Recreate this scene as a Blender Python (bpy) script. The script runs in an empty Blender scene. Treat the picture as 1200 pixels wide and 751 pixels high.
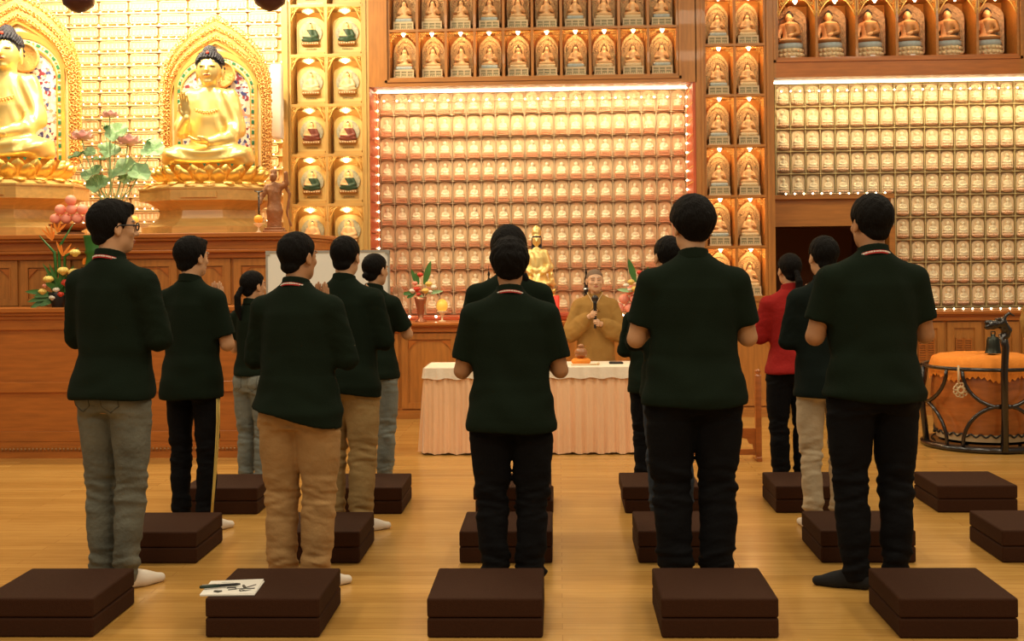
import bpy, math, random
import numpy as np
from mathutils import Vector, Matrix
random.seed(7)
PI = math.pi
SC = bpy.context.scene
COL = SC.collection

# ------------------------------------------------------------------ camera model
F = 1424.0; TH = math.radians(2.2); RO = math.radians(.6); H = 1.48; YH = 305.0
_r = Vector((math.cos(TH), math.sin(TH), 0)); _f = Vector((-math.sin(TH), math.cos(TH), 0)); _u = Vector((0, 0, 1))
_r2 = _r*math.cos(RO) - _u*math.sin(RO); _u2 = _u*math.cos(RO) + _r*math.sin(RO)
def ray(x, y): return _f + _r2*((x-600)/F) + _u2*(-(y-YH)/F)
def G(x, y, z=0.0):
    d = ray(x, y); t = (z-H)/d.z; return (d.x*t, d.y*t)
def P(x, y, Y):
    d = ray(x, y); t = Y/d.y; return (d.x*t, H + d.z*t)
def PX(x, y, Y): return P(x, y, Y)[0]
def PZ(x, y, Y): return P(x, y, Y)[1]
cam = bpy.data.cameras.new('camera'); camo = bpy.data.objects.new('camera', cam); COL.objects.link(camo)
camo.matrix_world = Matrix(((_r2.x, _u2.x, -_f.x, 0), (_r2.y, _u2.y, -_f.y, 0), (_r2.z, _u2.z, -_f.z, H), (0, 0, 0, 1)))
cam.sensor_width = 36; cam.lens = 36*F/1200; cam.shift_y = -(375.5-YH)/1200; cam.clip_end = 100
SC.camera = camo

# ------------------------------------------------------------------ materials
def srgb(c):
    return tuple(((v/255)/12.92 if v/255 <= .04045 else ((v/255+.055)/1.055)**2.4) for v in c)
MATS = {}
def mat(name, col, rough=.6, metal=0, noise=0, nscale=20, bump=0, bscale=60, spec=.5, emit=0, ecol=None, coat=0, stretch=(1,1,1), sheen=0, trans=0, alpha=1):
    m = bpy.data.materials.new(name); m.use_nodes = True; nt = m.node_tree; b = nt.nodes['Principled BSDF']
    b.inputs['Base Color'].default_value = (*col, 1); b.inputs['Roughness'].default_value = rough; b.inputs['Metallic'].default_value = metal
    b.inputs['Specular IOR Level'].default_value = spec; b.inputs['Coat Weight'].default_value = coat
    b.inputs['Sheen Weight'].default_value = sheen; b.inputs['Transmission Weight'].default_value = trans
    tc = nt.nodes.new('ShaderNodeTexCoord'); mp = nt.nodes.new('ShaderNodeMapping'); mp.inputs['Scale'].default_value = stretch
    nt.links.new(tc.outputs['Object'], mp.inputs['Vector'])
    if noise:
        n = nt.nodes.new('ShaderNodeTexNoise'); n.inputs['Scale'].default_value = nscale; n.inputs['Detail'].default_value = 5
        nt.links.new(mp.outputs[0], n.inputs['Vector'])
        r = nt.nodes.new('ShaderNodeValToRGB')
        lo = tuple(max(0, c*(1-noise)) for c in col); hi = tuple(min(1, c*(1+noise)) for c in col)
        r.color_ramp.elements[0].position = .3; r.color_ramp.elements[1].position = .7
        r.color_ramp.elements[0].color = (*lo, 1); r.color_ramp.elements[1].color = (*hi, 1)
        nt.links.new(n.outputs['Fac'], r.inputs[0]); nt.links.new(r.outputs[0], b.inputs['Base Color'])
    if bump:
        n = nt.nodes.new('ShaderNodeTexNoise'); n.inputs['Scale'].default_value = bscale; n.inputs['Detail'].default_value = 4
        nt.links.new(mp.outputs[0], n.inputs['Vector'])
        bp = nt.nodes.new('ShaderNodeBump'); bp.inputs['Strength'].default_value = bump; bp.inputs['Distance'].default_value = .01
        nt.links.new(n.outputs['Fac'], bp.inputs['Height']); nt.links.new(bp.outputs[0], b.inputs['Normal'])
    if emit:
        b.inputs['Emission Color'].default_value = (*(ecol or col), 1); b.inputs['Emission Strength'].default_value = emit
    MATS[name] = m; return m
WOODZ = (9, 9, 1.0); WOODX = (1.0, 9, 9)
M = dict(
 wood=mat('wood_honey', (.44,.175,.034), .38, noise=.16, nscale=4, stretch=WOODX, coat=.15),
 woodv=mat('wood_honey_upright', (.45,.18,.035), .38, noise=.16, nscale=4, stretch=WOODZ, coat=.15),
 woodd=mat('wood_red_brown', (.46,.145,.022), .36, noise=.16, nscale=4, stretch=WOODX, coat=.15),
 woodp=mat('wood_pale', (.60,.37,.11), .4, noise=.12, nscale=4, stretch=WOODX, coat=.1),
 woodpv=mat('wood_pale_upright', (.60,.37,.11), .4, noise=.12, nscale=4, stretch=WOODZ, coat=.1),
 nichein=mat('niche_lining', (.62,.27,.06), .5, noise=.12, nscale=12),
 carve=mat('carving_gilt', (.88,.56,.17), .42, metal=.25),
 red=mat('red_panel', (.55,.10,.03), .45, noise=.1, nscale=6),
 lattice=mat('lattice_cream', (.66,.50,.30), .5),
 latticeg=mat('lattice_olive', (.56,.44,.20), .5),
 backp=mat('lattice_back', (.70,.48,.29), .6),
 slabc=mat('slab_pink_cream', (.84,.60,.345), .5),
 slabr=mat('slab_cream', (.92,.72,.45), .5),
 figc=mat('figurine_ivory', (.92,.78,.52), .4),
 basec=mat('figurine_base_red', (.73,.37,.20), .5),
 baser=mat('figurine_base_pink', (.84,.55,.36), .5),
 gold=mat('gold', (.95,.62,.16), .3, metal=.75),
 goldp=mat('gold_bright', (.98,.74,.28), .32, metal=.55),
 goldo=mat('gold_orange', (.85,.46,.14), .42, metal=.4, bump=.5, bscale=60),
 hairbr=mat('statue_hair_brown', (.16,.085,.035), .6),
 hair_blue=mat('statue_hair', (.02,.02,.035), .5, bump=1, bscale=90),
 skin=mat('skin', (.56,.30,.155), .5, noise=.05, nscale=12),
 lip=mat('lips', (.42,.12,.09), .45),
 dark=mat('eye_dark', (.02,.012,.01), .3),
 hair=mat('hair_black', (.007,.006,.0055), .62, bump=.9, bscale=160, stretch=(1,1,.25), spec=.08),
 hairb=mat('hair_stubble', (.20,.125,.08), .8),
 shirt=mat('shirt_dark_green', (.0062,.0125,.0066), .95, bump=.3, bscale=300, spec=.15),
 shirtb=mat('jacket_black_green', (.006,.011,.009), .95, bump=.3, bscale=300, spec=.15),
 redj=mat('jacket_red', (.30,.012,.010), .85, bump=.4, bscale=40, spec=.2),
 black=mat('trousers_black', (.0045,.0045,.0055), .9, bump=.3, bscale=60, spec=.15),
 jeans=mat('jeans_grey', (.145,.145,.115), .9, noise=.28, nscale=7, bump=.5, bscale=50, spec=.2),
 jeansl=mat('jeans_pale', (.20,.215,.19), .9, noise=.25, nscale=7, bump=.5, bscale=50, spec=.2),
 seamj=mat('seam_jeans', (.07,.07,.055), .9), seamt=mat('seam_tan', (.22,.12,.045), .9), seamk=mat('seam_khaki', (.20,.13,.05), .9), seaml=mat('seam_pale', (.11,.115,.10), .9),
 jeansd=mat('jeans_blue_dark', (.03,.04,.055), .9, noise=.3, nscale=8, bump=.5, bscale=50, spec=.2),
 tan=mat('trousers_tan', (.40,.235,.095), .88, noise=.1, nscale=8, bump=.4, bscale=45, spec=.2),
 khaki=mat('trousers_khaki', (.36,.24,.10), .88, noise=.1, nscale=8, bump=.4, bscale=45, spec=.2),
 beige=mat('trousers_beige', (.55,.44,.29), .88, noise=.1, nscale=8, bump=.4, bscale=45, spec=.2),
 sock=mat('sock_white', (.78,.70,.60), .95, bump=.3, bscale=200),
 sockb=mat('sock_black', (.006,.006,.007), .95),
 robe=mat('robe_ochre', (.37,.20,.05), .85, noise=.08, nscale=6, bump=.25, bscale=30, spec=.25),
 robed=mat('robe_brown', (.13,.05,.018), .85, bump=.25, bscale=30, spec=.25),
 lany=mat('lanyard_red', (.55,.02,.02), .6), white=mat('white_plastic', (.80,.78,.74), .45),
 cushion=mat('cushion_brown', (.044,.0165,.0075), .8, noise=.08, nscale=80, bump=.25, bscale=250, spec=.15),
 cloth=mat('cloth_cream', (.88,.76,.60), .7, bump=.2, bscale=60),
 satin=mat('satin_peach', (.98,.62,.37), .24, noise=.06, nscale=3, stretch=(6,6,.6), sheen=.3),
 floorb=mat('drum_wood', (.40,.12,.025), .28, noise=.25, nscale=5, stretch=(1,1,5), coat=.4),
 blackw=mat('lacquer_black', (.012,.008,.007), .25, coat=.5),
 orange=mat('orange_cloth', (.93,.30,.03), .8, bump=.6, bscale=120),
 drumskin=mat('drum_skin', (.62,.45,.25), .6),
 bronze=mat('bronze_dark', (.04,.045,.035), .35, metal=.8),
 paper=mat('paper_white', (.86,.83,.76), .7),
 board=mat('board_white', (.90,.88,.80), .4), alu=mat('aluminium', (.55,.52,.46), .4, metal=.6),
 green=mat('leaf_green', (.05,.17,.03), .5, noise=.2, nscale=10), greenp=mat('leaf_pale', (.33,.55,.27), .5, noise=.2, nscale=10),
 penc=mat('pen_green', (.012,.035,.022), .35),
 greend=mat('glaze_green', (.03,.14,.02), .35, noise=.15, nscale=10),
 pink=mat('petal_pink', (.95,.58,.56), .55, noise=.2, nscale=14), yellow=mat('petal_yellow', (.85,.62,.16), .6), whitef=mat('petal_white', (.85,.80,.68), .6),
 orangef=mat('petal_orange', (.92,.28,.03), .5), redf=mat('petal_red', (.65,.06,.03), .5),
 peach=mat('peach_pink', (.93,.36,.26), .5), yellowball=mat('candle_yellow', (.95,.58,.10), .4, emit=.35, ecol=(1,.55,.08)),
 orangeb=mat('fruit_orange', (.95,.45,.05), .5),
 glass=mat('glass_clear', (.95,.95,.95), .05, trans=1), redc=mat('candle_red', (.75,.05,.03), .35, emit=.25, ecol=(1,.08,.03)),
 potblack=mat('pot_black', (.01,.01,.01), .4), vase=mat('vase_copper', (.42,.17,.09), .25, metal=.6),
 bulb=mat('bulb_glow', (1,.9,.7), .4, emit=16, ecol=(1,.78,.45)),
 bulbs=mat('bulb_small', (1,.9,.7), .4, emit=14, ecol=(1,.78,.5)),
 strip=mat('led_strip', (1,.9,.7), .4, emit=14, ecol=(1,.80,.5)),
 lotuslamp=mat('lotus_lamp', (1,.8,.45), .4, emit=2.6, ecol=(1,.66,.25)),
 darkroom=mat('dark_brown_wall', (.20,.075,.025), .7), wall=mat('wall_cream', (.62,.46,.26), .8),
 ink=mat('ink_black', (.012,.012,.011), .7), inkg=mat('ink_grey', (.08,.075,.06), .7),
 pend=mat('pendant_maroon', (.06,.012,.01), .4), carved=mat('guardian_wood', (.30,.12,.04), .45, bump=.6, bscale=50),
 tilep=mat('tile_plaque', (.82,.58,.32), .45, metal=.1), tilef=mat('tile_frame', (.88,.70,.36), .38, metal=.25),
 stone=mat('statue_stone', (.47,.33,.17), .6, noise=.22, nscale=45, bump=.6, bscale=70),
 stoneg=mat('statue_greenish', (.34,.30,.17), .6, noise=.15, nscale=30), creamp=mat('statue_cream', (.70,.56,.33), .5),
 stfig=mat('statue_tan', (.82,.55,.28), .5), skinst=mat('statue_skin', (.80,.47,.23), .5), blueseat=mat('seat_blue', (.42,.50,.50), .5, noise=.1, nscale=30),
 mando=mat('mandorla_brown', (.42,.26,.15), .6, noise=.35, nscale=35, bump=.8, bscale=50),
 plaq=mat('plaque_gold_cream', (.66,.47,.17), .45), maroon=mat('statue_maroon', (.20,.05,.03), .5), dgreen=mat('statue_green', (.03,.07,.035), .5),
 browl=mat('lotus_brown', (.34,.16,.05), .5), aura=mat('aura_blue', (.38,.38,.28), .5, noise=.3, nscale=40), aurao=mat('aura_orange', (.80,.45,.20), .5),
 statgreen=mat('paint_green', (.02,.17,.07), .5),
)
def floral_mat():
    m = bpy.data.materials.new('floral_mosaic'); m.use_nodes = True; nt = m.node_tree; b = nt.nodes['Principled BSDF']
    tc = nt.nodes.new('ShaderNodeTexCoord'); v = nt.nodes.new('ShaderNodeTexVoronoi'); v.inputs['Scale'].default_value = 38
    nt.links.new(tc.outputs['Object'], v.inputs['Vector'])
    sp = nt.nodes.new('ShaderNodeSeparateColor'); nt.links.new(v.outputs['Color'], sp.inputs[0])
    r = nt.nodes.new('ShaderNodeValToRGB'); r.color_ramp.interpolation = 'CONSTANT'
    cols = [(.85,.78,.68),(.25,.03,.05),(.86,.62,.50),(.05,.06,.22),(.80,.74,.62),(.75,.30,.20),(.35,.42,.60)]
    e = r.color_ramp.elements; e[0].color = (*cols[0],1); e[1].position = .3; e[1].color = (*cols[1],1)
    for i, p in enumerate((.42,.58,.7,.82,.92)):
        q = e.new(p); q.color = (*cols[i+2],1)
    nt.links.new(sp.outputs[0], r.inputs[0]); nt.links.new(r.outputs[0], b.inputs['Base Color']); b.inputs['Roughness'].default_value = .5
    M['floral'] = m
floral_mat()
def floor_mat():
    m = bpy.data.materials.new('floor_planks'); m.use_nodes = True; nt = m.node_tree; b = nt.nodes['Principled BSDF']
    tc = nt.nodes.new('ShaderNodeTexCoord')
    br = nt.nodes.new('ShaderNodeTexBrick'); br.offset = .37; br.inputs['Scale'].default_value = 1
    br.inputs['Brick Width'].default_value = 1.35; br.inputs['Row Height'].default_value = .075; br.inputs['Mortar Size'].default_value = .0016
    br.inputs['Color1'].default_value = (.56,.30,.070,1); br.inputs['Color2'].default_value = (.68,.39,.105,1); br.inputs['Mortar'].default_value = (.42,.20,.045,1)
    br.inputs['Bias'].default_value = 0
    nt.links.new(tc.outputs['Object'], br.inputs['Vector'])
    mp = nt.nodes.new('ShaderNodeMapping'); mp.inputs['Scale'].default_value = (1.5, 14, 1); nt.links.new(tc.outputs['Object'], mp.inputs['Vector'])
    n = nt.nodes.new('ShaderNodeTexNoise'); n.inputs['Scale'].default_value = 3; n.inputs['Detail'].default_value = 6; nt.links.new(mp.outputs[0], n.inputs['Vector'])
    mx = nt.nodes.new('ShaderNodeMix'); mx.data_type = 'RGBA'; mx.blend_type = 'MULTIPLY'; mx.inputs[0].default_value = .5
    r = nt.nodes.new('ShaderNodeValToRGB'); r.color_ramp.elements[0].position = .3; r.color_ramp.elements[1].position = .75
    r.color_ramp.elements[0].color = (.62,.55,.45,1); r.color_ramp.elements[1].color = (1.0,1.0,1.0,1)
    nt.links.new(n.outputs['Fac'], r.inputs[0]); nt.links.new(br.outputs['Color'], mx.inputs[6]); nt.links.new(r.outputs[0], mx.inputs[7])
    nt.links.new(mx.outputs[2], b.inputs['Base Color']); b.inputs['Roughness'].default_value = .27; b.inputs['Specular IOR Level'].default_value = .5
    b.inputs['Coat Weight'].default_value = .25; b.inputs['Coat Roughness'].default_value = .12
    M['floor'] = m
floor_mat()

# ------------------------------------------------------------------ object helpers
def link(o): COL.objects.link(o); return o
def thing(name, label, cat, loc=(0,0,0), rz=0, group=None):
    o = bpy.data.objects.new(name, None); link(o); o.location = loc; o.rotation_euler = (0,0,rz); o.empty_display_size = .1
    o['label'] = label; o['category'] = cat
    if group: o['group'] = group
    return o
def tag(o, label, cat, group=None, kind=None):
    if label: o['label'] = label
    if cat: o['category'] = cat
    if group: o['group'] = group
    if kind: o['kind'] = kind
    return o
def struct(o): o['kind'] = 'structure'; return o
def dup(root, loc, rz=None, label=None, group=None):
    r = root.copy(); COL.objects.link(r); r.location = loc
    if rz is not None: r.rotation_euler = (0,0,rz)
    if label: r['label'] = label
    if group: r['group'] = group
    for ch in list(root.children):
        c = ch.copy(); COL.objects.link(c); c.parent = r
        for g in ch.children:
            d = g.copy(); COL.objects.link(d); d.parent = c
    return r
def rotm(rx=0, ry=0, rz=0):
    from mathutils import Euler
    return Euler((rx,ry,rz)).to_matrix()
class MB:
    def __init__(s): s.v = []; s.f = []; s.m = []; s.sm = []
    def add(s, vs, fs, mi=0, smooth=False):
        o = len(s.v); s.v += [tuple(v) for v in vs]
        for f in fs: s.f.append(tuple(i+o for i in f)); s.m.append(mi); s.sm.append(smooth)
        return s
    def box(s, x0, x1, y0, y1, z0, z1, mi=0):
        if x1 < x0: x0, x1 = x1, x0
        v = [(x0,y0,z0),(x1,y0,z0),(x1,y1,z0),(x0,y1,z0),(x0,y0,z1),(x1,y0,z1),(x1,y1,z1),(x0,y1,z1)]
        return s.add(v, [(0,3,2,1),(4,5,6,7),(0,1,5,4),(1,2,6,5),(2,3,7,6),(3,0,4,7)], mi)
    def rbox(s, x0, x1, y0, y1, z0, z1, b, mi=0):      # box with chamfered edges, smooth
        cx, cy, cz = (x0+x1)/2, (y0+y1)/2, (z0+z1)/2; hx, hy, hz = (x1-x0)/2, (y1-y0)/2, (z1-z0)/2
        n = 8; prof = [(-hz, b), (-hz+b*.3, b*.3), (-hz+b, 0), (hz-b, 0), (hz-b*.3, b*.3), (hz, b)]
        rings = []
        for z, ins in prof:
            ring = []
            for q, (sx, sy) in enumerate(((1,1),(-1,1),(-1,-1),(1,-1))):
                for k in range(4):
                    a = q*PI/2 + k*PI/6
                    ring.append((cx+sx*(hx-b-0)+(b-ins)*math.cos(a), cy+sy*(hy-b)+(b-ins)*math.sin(a), cz+z))
            rings.append(ring)
        m = len(rings[0]); vs = [p for r in rings for p in r]; fs = []
        for i in range(len(rings)-1):
            for j in range(m): fs.append((i*m+j, i*m+(j+1)%m, (i+1)*m+(j+1)%m, (i+1)*m+j))
        fs.append(tuple(range(m))[::-1]); fs.append(tuple((len(rings)-1)*m+j for j in range(m)))
        return s.add(vs, fs, mi, True)
    def lathe(s, prof, c=(0,0,0), n=24, mi=0, sx=1, sy=1, axis='z', smooth=True, rot=0, caps=True):
        vs = []
        for r, z in prof:
            for k in range(n):
                a = 2*PI*k/n + rot
                p = (r*math.cos(a)*sx, r*math.sin(a)*sy, z)
                if axis == 'y': p = (p[0], p[2], p[1])
                if axis == 'x': p = (p[2], p[0], p[1])
                vs.append((c[0]+p[0], c[1]+p[1], c[2]+p[2]))
        fs = []
        for i in range(len(prof)-1):
            for k in range(n): fs.append((i*n+k, i*n+(k+1)%n, (i+1)*n+(k+1)%n, (i+1)*n+k))
        if axis == 'y': fs = [f[::-1] for f in fs]
        s.add(vs, fs, mi, smooth)
        if caps: s.add([vs[k] for k in range(n)], [tuple(range(n))[::-1]], mi); s.add(vs[-n:], [tuple(range(n))], mi)
        return s
    def sphere(s, c, r, mi=0, n=12, sx=1, sy=1, sz=1):
        m = max(6, n//2); prof = [(max(1e-4, r*math.sin(PI*i/m)), -r*sz*math.cos(PI*i/m)) for i in range(m+1)]
        return s.lathe(prof, c, n, mi, sx, sy, caps=False)
    def tube(s, pts, r, n=8, mi=0, closed=False, flat=None):
        pts = [Vector(p) for p in pts]; N = len(pts); R = r if isinstance(r, (list, tuple)) else [r]*N
        vs = []; up0 = None
        for i, p in enumerate(pts):
            if closed: t = pts[(i+1) % N] - pts[i-1]
            else: t = pts[min(i+1, N-1)] - pts[max(i-1, 0)]
            t.normalize()
            if up0 is None: up0 = Vector((0,0,1)) if abs(t.z) < .9 else Vector((1,0,0))
            a = t.cross(up0); 
            if a.length < 1e-4: a = t.orthogonal()
            a.normalize(); b = a.cross(t); up0 = b.copy()
            for k in range(n):
                an = 2*PI*k/n; fx, fy = (flat or (1,1))
                vs.append(tuple(p + (a*math.cos(an)*fx + b*math.sin(an)*fy)*R[i]))
        fs = []
        for i in range(N if closed else N-1):
            for k in range(n):
                j = (i+1) % N; fs.append((i*n+k, j*n+k, j*n+(k+1)%n, i*n+(k+1)%n))
        if not closed: fs.append(tuple(range(n))); fs.append(tuple((N-1)*n+k for k in range(n))[::-1])
        return s.add(vs, fs, mi, True)
    def prism(s, poly, y0, y1, mi=0, smooth=False):     # polygon in x,z (ccw seen from -y), extruded in y
        n = len(poly); vs = [(x,y0,z) for x, z in poly] + [(x,y1,z) for x, z in poly]
        fs = [tuple(range(n)), tuple(range(n, 2*n))[::-1]]
        s.add(vs, fs, mi); s.add(vs, [(i, i+n, (i+1)%n+n, (i+1)%n) for i in range(n)], mi, smooth)
        return s
    def band(s, A, B, y0, y1, mi=0, closed=False):      # ribbon between two x,z outlines, extruded in y
        n = len(A); vs = [(x,y0,z) for x, z in A]+[(x,y0,z) for x, z in B]+[(x,y1,z) for x, z in A]+[(x,y1,z) for x, z in B]; fs = []
        for i in range(n if closed else n-1):
            j = (i+1) % n
            fs += [(i, n+i, n+j, j), (2*n+i, 2*n+j, 3*n+j, 3*n+i), (i, j, 2*n+j, 2*n+i), (n+i, 3*n+i, 3*n+j, n+j)]
        if not closed: fs += [(0, 2*n, 3*n, n), (n-1, 2*n-1, 4*n-1, 3*n-1)]
        return s.add(vs, fs, mi)
    def xform(s, mtx, start=0):
        for i in range(start, len(s.v)): s.v[i] = tuple(mtx @ Vector(s.v[i]))
        return s
    def merge(s, o, mtx=None, mi=None):
        vs = o.v if mtx is None else [tuple(mtx @ Vector(v)) for v in o.v]; k = len(s.v)
        s.v += vs
        for f, m, sm in zip(o.f, o.m, o.sm): s.f.append(tuple(i+k for i in f)); s.m.append(m if mi is None else mi); s.sm.append(sm)
        return s
    def build(s, name, mats, parent=None, bevel=0, loc=None):
        me = bpy.data.meshes.new(name); me.from_pydata(s.v, [], s.f)
        if not isinstance(mats, (list, tuple)): mats = [mats]
        for m in mats: me.materials.append(m)
        me.polygons.foreach_set('material_index', s.m); me.polygons.foreach_set('use_smooth', s.sm); me.update()
        o = bpy.data.objects.new(name, me); link(o)
        if parent: o.parent = parent
        if loc: o.location = loc
        if bevel:
            b = o.modifiers.new('bevel', 'BEVEL'); b.width = bevel; b.segments = 2; b.limit_method = 'ANGLE'
        return o

# ------------------------------------------------------------------ implicit surfaces (surface nets)
def V3(*a): return np.array(a, dtype=np.float32)
def cone(p, a, b, ra, rb):
    a = V3(*a); b = V3(*b); ab = b-a; t = np.clip(((p-a) @ ab)/float(ab @ ab), 0, 1)
    q = p-a-t[:, None]*ab
    return np.sqrt((q*q).sum(1)) - (ra+(rb-ra)*t)
def ell(p, c, r):
    q = p-V3(*c); r = V3(*r); k0 = np.sqrt(((q/r)**2).sum(1)); k1 = np.sqrt(((q/(r*r))**2).sum(1))
    return k0*(k0-1)/np.maximum(k1, 1e-6)
def chain(p, pts, rs):
    d = cone(p, pts[0], pts[1], rs[0], rs[1])
    for i in range(1, len(pts)-1): d = np.minimum(d, cone(p, pts[i], pts[i+1], rs[i], rs[i+1]))
    return d
def smin(a, b, k):
    h = np.maximum(k-np.abs(a-b), 0)/k; return np.minimum(a, b)-h*h*k*.25
def smax(a, b, k): return -smin(-a, -b, k)
def prof(p, tab, cap=True):                            # stack of elliptic sections: rows z, a, b, cy
    t = np.array(tab, dtype=np.float32); z = p[:, 2]
    a = np.interp(z, t[:,0], t[:,1]).astype(np.float32); b = np.interp(z, t[:,0], t[:,2]).astype(np.float32); c = np.interp(z, t[:,0], t[:,3]).astype(np.float32)
    k = np.sqrt((p[:,0]/a)**2+((p[:,1]-c)/b)**2); d = (k-1)*np.minimum(a, b)
    if cap: d = np.maximum(d, np.maximum(z-t[-1,0], t[0,0]-z))
    return d
def nz(p, f, sd=0):
    q = p*V3(*f)+sd
    return np.sin(q[:,0]+1.9*np.sin(q[:,1]*.8+q[:,2]*.6+sd))*np.sin(q[:,2]+1.7*np.sin(q[:,0]*.9+1.3*sd))*.6+.4*np.sin(q[:,1]*1.7+q[:,2]*.7+2*np.sin(q[:,0]*.5))
def surfnet(fn, lo, hi, h):
    lo = np.array(lo, np.float32); n = (np.ceil((np.array(hi)-lo)/h/8).astype(int))*8+1
    B = 8; nb = (n-1)//B+1; Np = nb*B
    D = np.ones(tuple(Np), np.float32)
    ci = np.stack(np.meshgrid(*[np.arange(k) for k in nb], indexing='ij'), -1).reshape(-1, 3)
    cen = lo+(ci*B+(B-1)/2)*h
    dc = fn(cen.astype(np.float32)); rad = B*h*.95+.012
    Db = D.reshape(nb[0], B, nb[1], B, nb[2], B)
    sg = np.where(dc < 0, -1, 1).astype(np.float32).reshape(nb[0], 1, nb[1], 1, nb[2], 1)
    Db[:] = sg
    near = ci[np.abs(dc) < rad]
    off = np.stack(np.meshgrid(*[np.arange(B)]*3, indexing='ij'), -1).reshape(-1, 3)
    for s0 in range(0, len(near), 400):
        nn = near[s0:s0+400]
        idx = (nn[:, None, :]*B+off[None]).reshape(-1, 3)
        d = fn((lo+idx*h).astype(np.float32))
        D[idx[:,0], idx[:,1], idx[:,2]] = d
    D[0] = D[-1] = 1; D[:,0] = D[:,-1] = 1; D[:,:,0] = D[:,:,-1] = 1
    S = D < 0
    c = [S[i:Np[0]-1+i, j:Np[1]-1+j, k:Np[2]-1+k] for i in (0,1) for j in (0,1) for k in (0,1)]
    an = c[0].copy(); al = c[0].copy()
    for q in c[1:]: an |= q; al &= q
    act = np.argwhere(an & ~al)
    vid = np.full(tuple(Np-1), -1, np.int32); vid[act[:,0], act[:,1], act[:,2]] = np.arange(len(act))
    cor = [(i,j,k) for i in (0,1) for j in (0,1) for k in (0,1)]
    val = np.stack([D[act[:,0]+i, act[:,1]+j, act[:,2]+k] for i,j,k in cor], 1)
    pos = np.zeros((len(act), 3), np.float32); cnt = np.zeros(len(act), np.float32)
    for a in range(8):
        for b in range(a+1, 8):
            if sum(abs(cor[a][q]-cor[b][q]) for q in range(3)) != 1: continue
            va, vb = val[:,a], val[:,b]; cr = (va < 0) != (vb < 0)
            t = np.where(cr, va/np.where(cr, va-vb, 1), 0)
            pt = np.array(cor[a], np.float32)+t[:,None]*(np.array(cor[b], np.float32)-np.array(cor[a], np.float32))
            pos += pt*cr[:,None]; cnt += cr
    pos = lo+(act+pos/cnt[:,None])*h
    faces = []
    for ax in range(3):
        sl0 = [slice(None)]*3; sl1 = [slice(None)]*3; sl0[ax] = slice(0, -1); sl1[ax] = slice(1, None)
        A = S[tuple(sl0)]; Bq = S[tuple(sl1)]
        for flip, msk in ((False, A & ~Bq), (True, ~A & Bq)):
            e = np.argwhere(msk)
            if not len(e): continue
            u, w = (ax+1) % 3, (ax+2) % 3
            q = []
            for du, dw in ((-1,-1),(0,-1),(0,0),(-1,0)):
                f = e.copy(); f[:,u] += du; f[:,w] += dw; q.append(vid[f[:,0], f[:,1], f[:,2]])
            q = np.stack(q, 1)
            faces.append(q[:, ::-1] if flip else q)
    faces = np.concatenate(faces)
    faces = faces[(faces >= 0).all(1)]
    return pos, faces
def fmesh(fn, lo, hi, h, name, mats, parent=None, scale=(1,1,1), mfun=None, smooth_it=1):
    v, f = surfnet(fn, lo, hi, h)
    if mfun is not None: mi = mfun(v[f].mean(1)).astype(np.int32)
    for _ in range(smooth_it):                          # light Laplacian smoothing
        acc = np.zeros_like(v); cn = np.zeros(len(v), np.float32)
        for a, b in ((0,1),(1,2),(2,3),(3,0)):
            np.add.at(acc, f[:,a], v[f[:,b]]); np.add.at(cn, f[:,a], 1)
            np.add.at(acc, f[:,b], v[f[:,a]]); np.add.at(cn, f[:,b], 1)
        v = v*.5+.5*acc/np.maximum(cn, 1)[:,None]
    v = v*np.array(scale, np.float32)
    me = bpy.data.meshes.new(name); me.vertices.add(len(v)); me.vertices.foreach_set('co', v.ravel().astype(np.float32))
    me.loops.add(len(f)*4); me.loops.foreach_set('vertex_index', f.ravel().astype(np.int32))
    me.polygons.add(len(f)); me.polygons.foreach_set('loop_start', np.arange(0, len(f)*4, 4, dtype=np.int32))
    me.polygons.foreach_set('loop_total', np.full(len(f), 4, np.int32))
    me.polygons.foreach_set('use_smooth', np.ones(len(f), bool))
    if not isinstance(mats, (list, tuple)): mats = [mats]
    for m in mats: me.materials.append(m)
    if mfun is not None: me.polygons.foreach_set('material_index', mi)
    me.update(); me.validate()
    o = bpy.data.objects.new(name, me); link(o)
    if parent: o.parent = parent
    return o
ORD = ['zeroth','first','second','third','fourth','fifth','sixth','seventh','eighth','ninth','tenth','eleventh','twelfth','thirteenth','fourteenth','fifteenth','sixteenth','seventeenth','eighteenth','nineteenth','twentieth','twenty-first','twenty-second']
# ------------------------------------------------------------------ the hall
YF, YB = 11.5, 12.15
fl = MB(); fl.add([(-9,-1.5,0),(8,-1.5,0),(8,15,0),(-9,15,0)], [(0,1,2,3)]); struct(fl.build('floor', M['floor']))

def bulb_mesh(r=.008, key='bulbs'):
    b = MB(); b.sphere((0,0,0), r, n=8); o = b.build('bulb', M[key]); return o
def light_string(label, pts, parentname='light_string', group=None, r=.008, key='bulbs', wire=True):
    p0 = Vector(pts[0]); t = thing(parentname, label, 'light string', p0, 0, group)
    if wire:
        w = MB(); w.tube([Vector(p)-p0+Vector((0,.012,0)) for p in (pts[0], pts[-1])], .003, 5); w.build('wire', M['lattice'], t)
    b = bulb_mesh(r, key); b.parent = t; b.location = (0,0,0)
    for p in pts[1:]:
        c = b.copy(); COL.objects.link(c); c.parent = t; c.location = Vector(p)-p0
    return t

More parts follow.
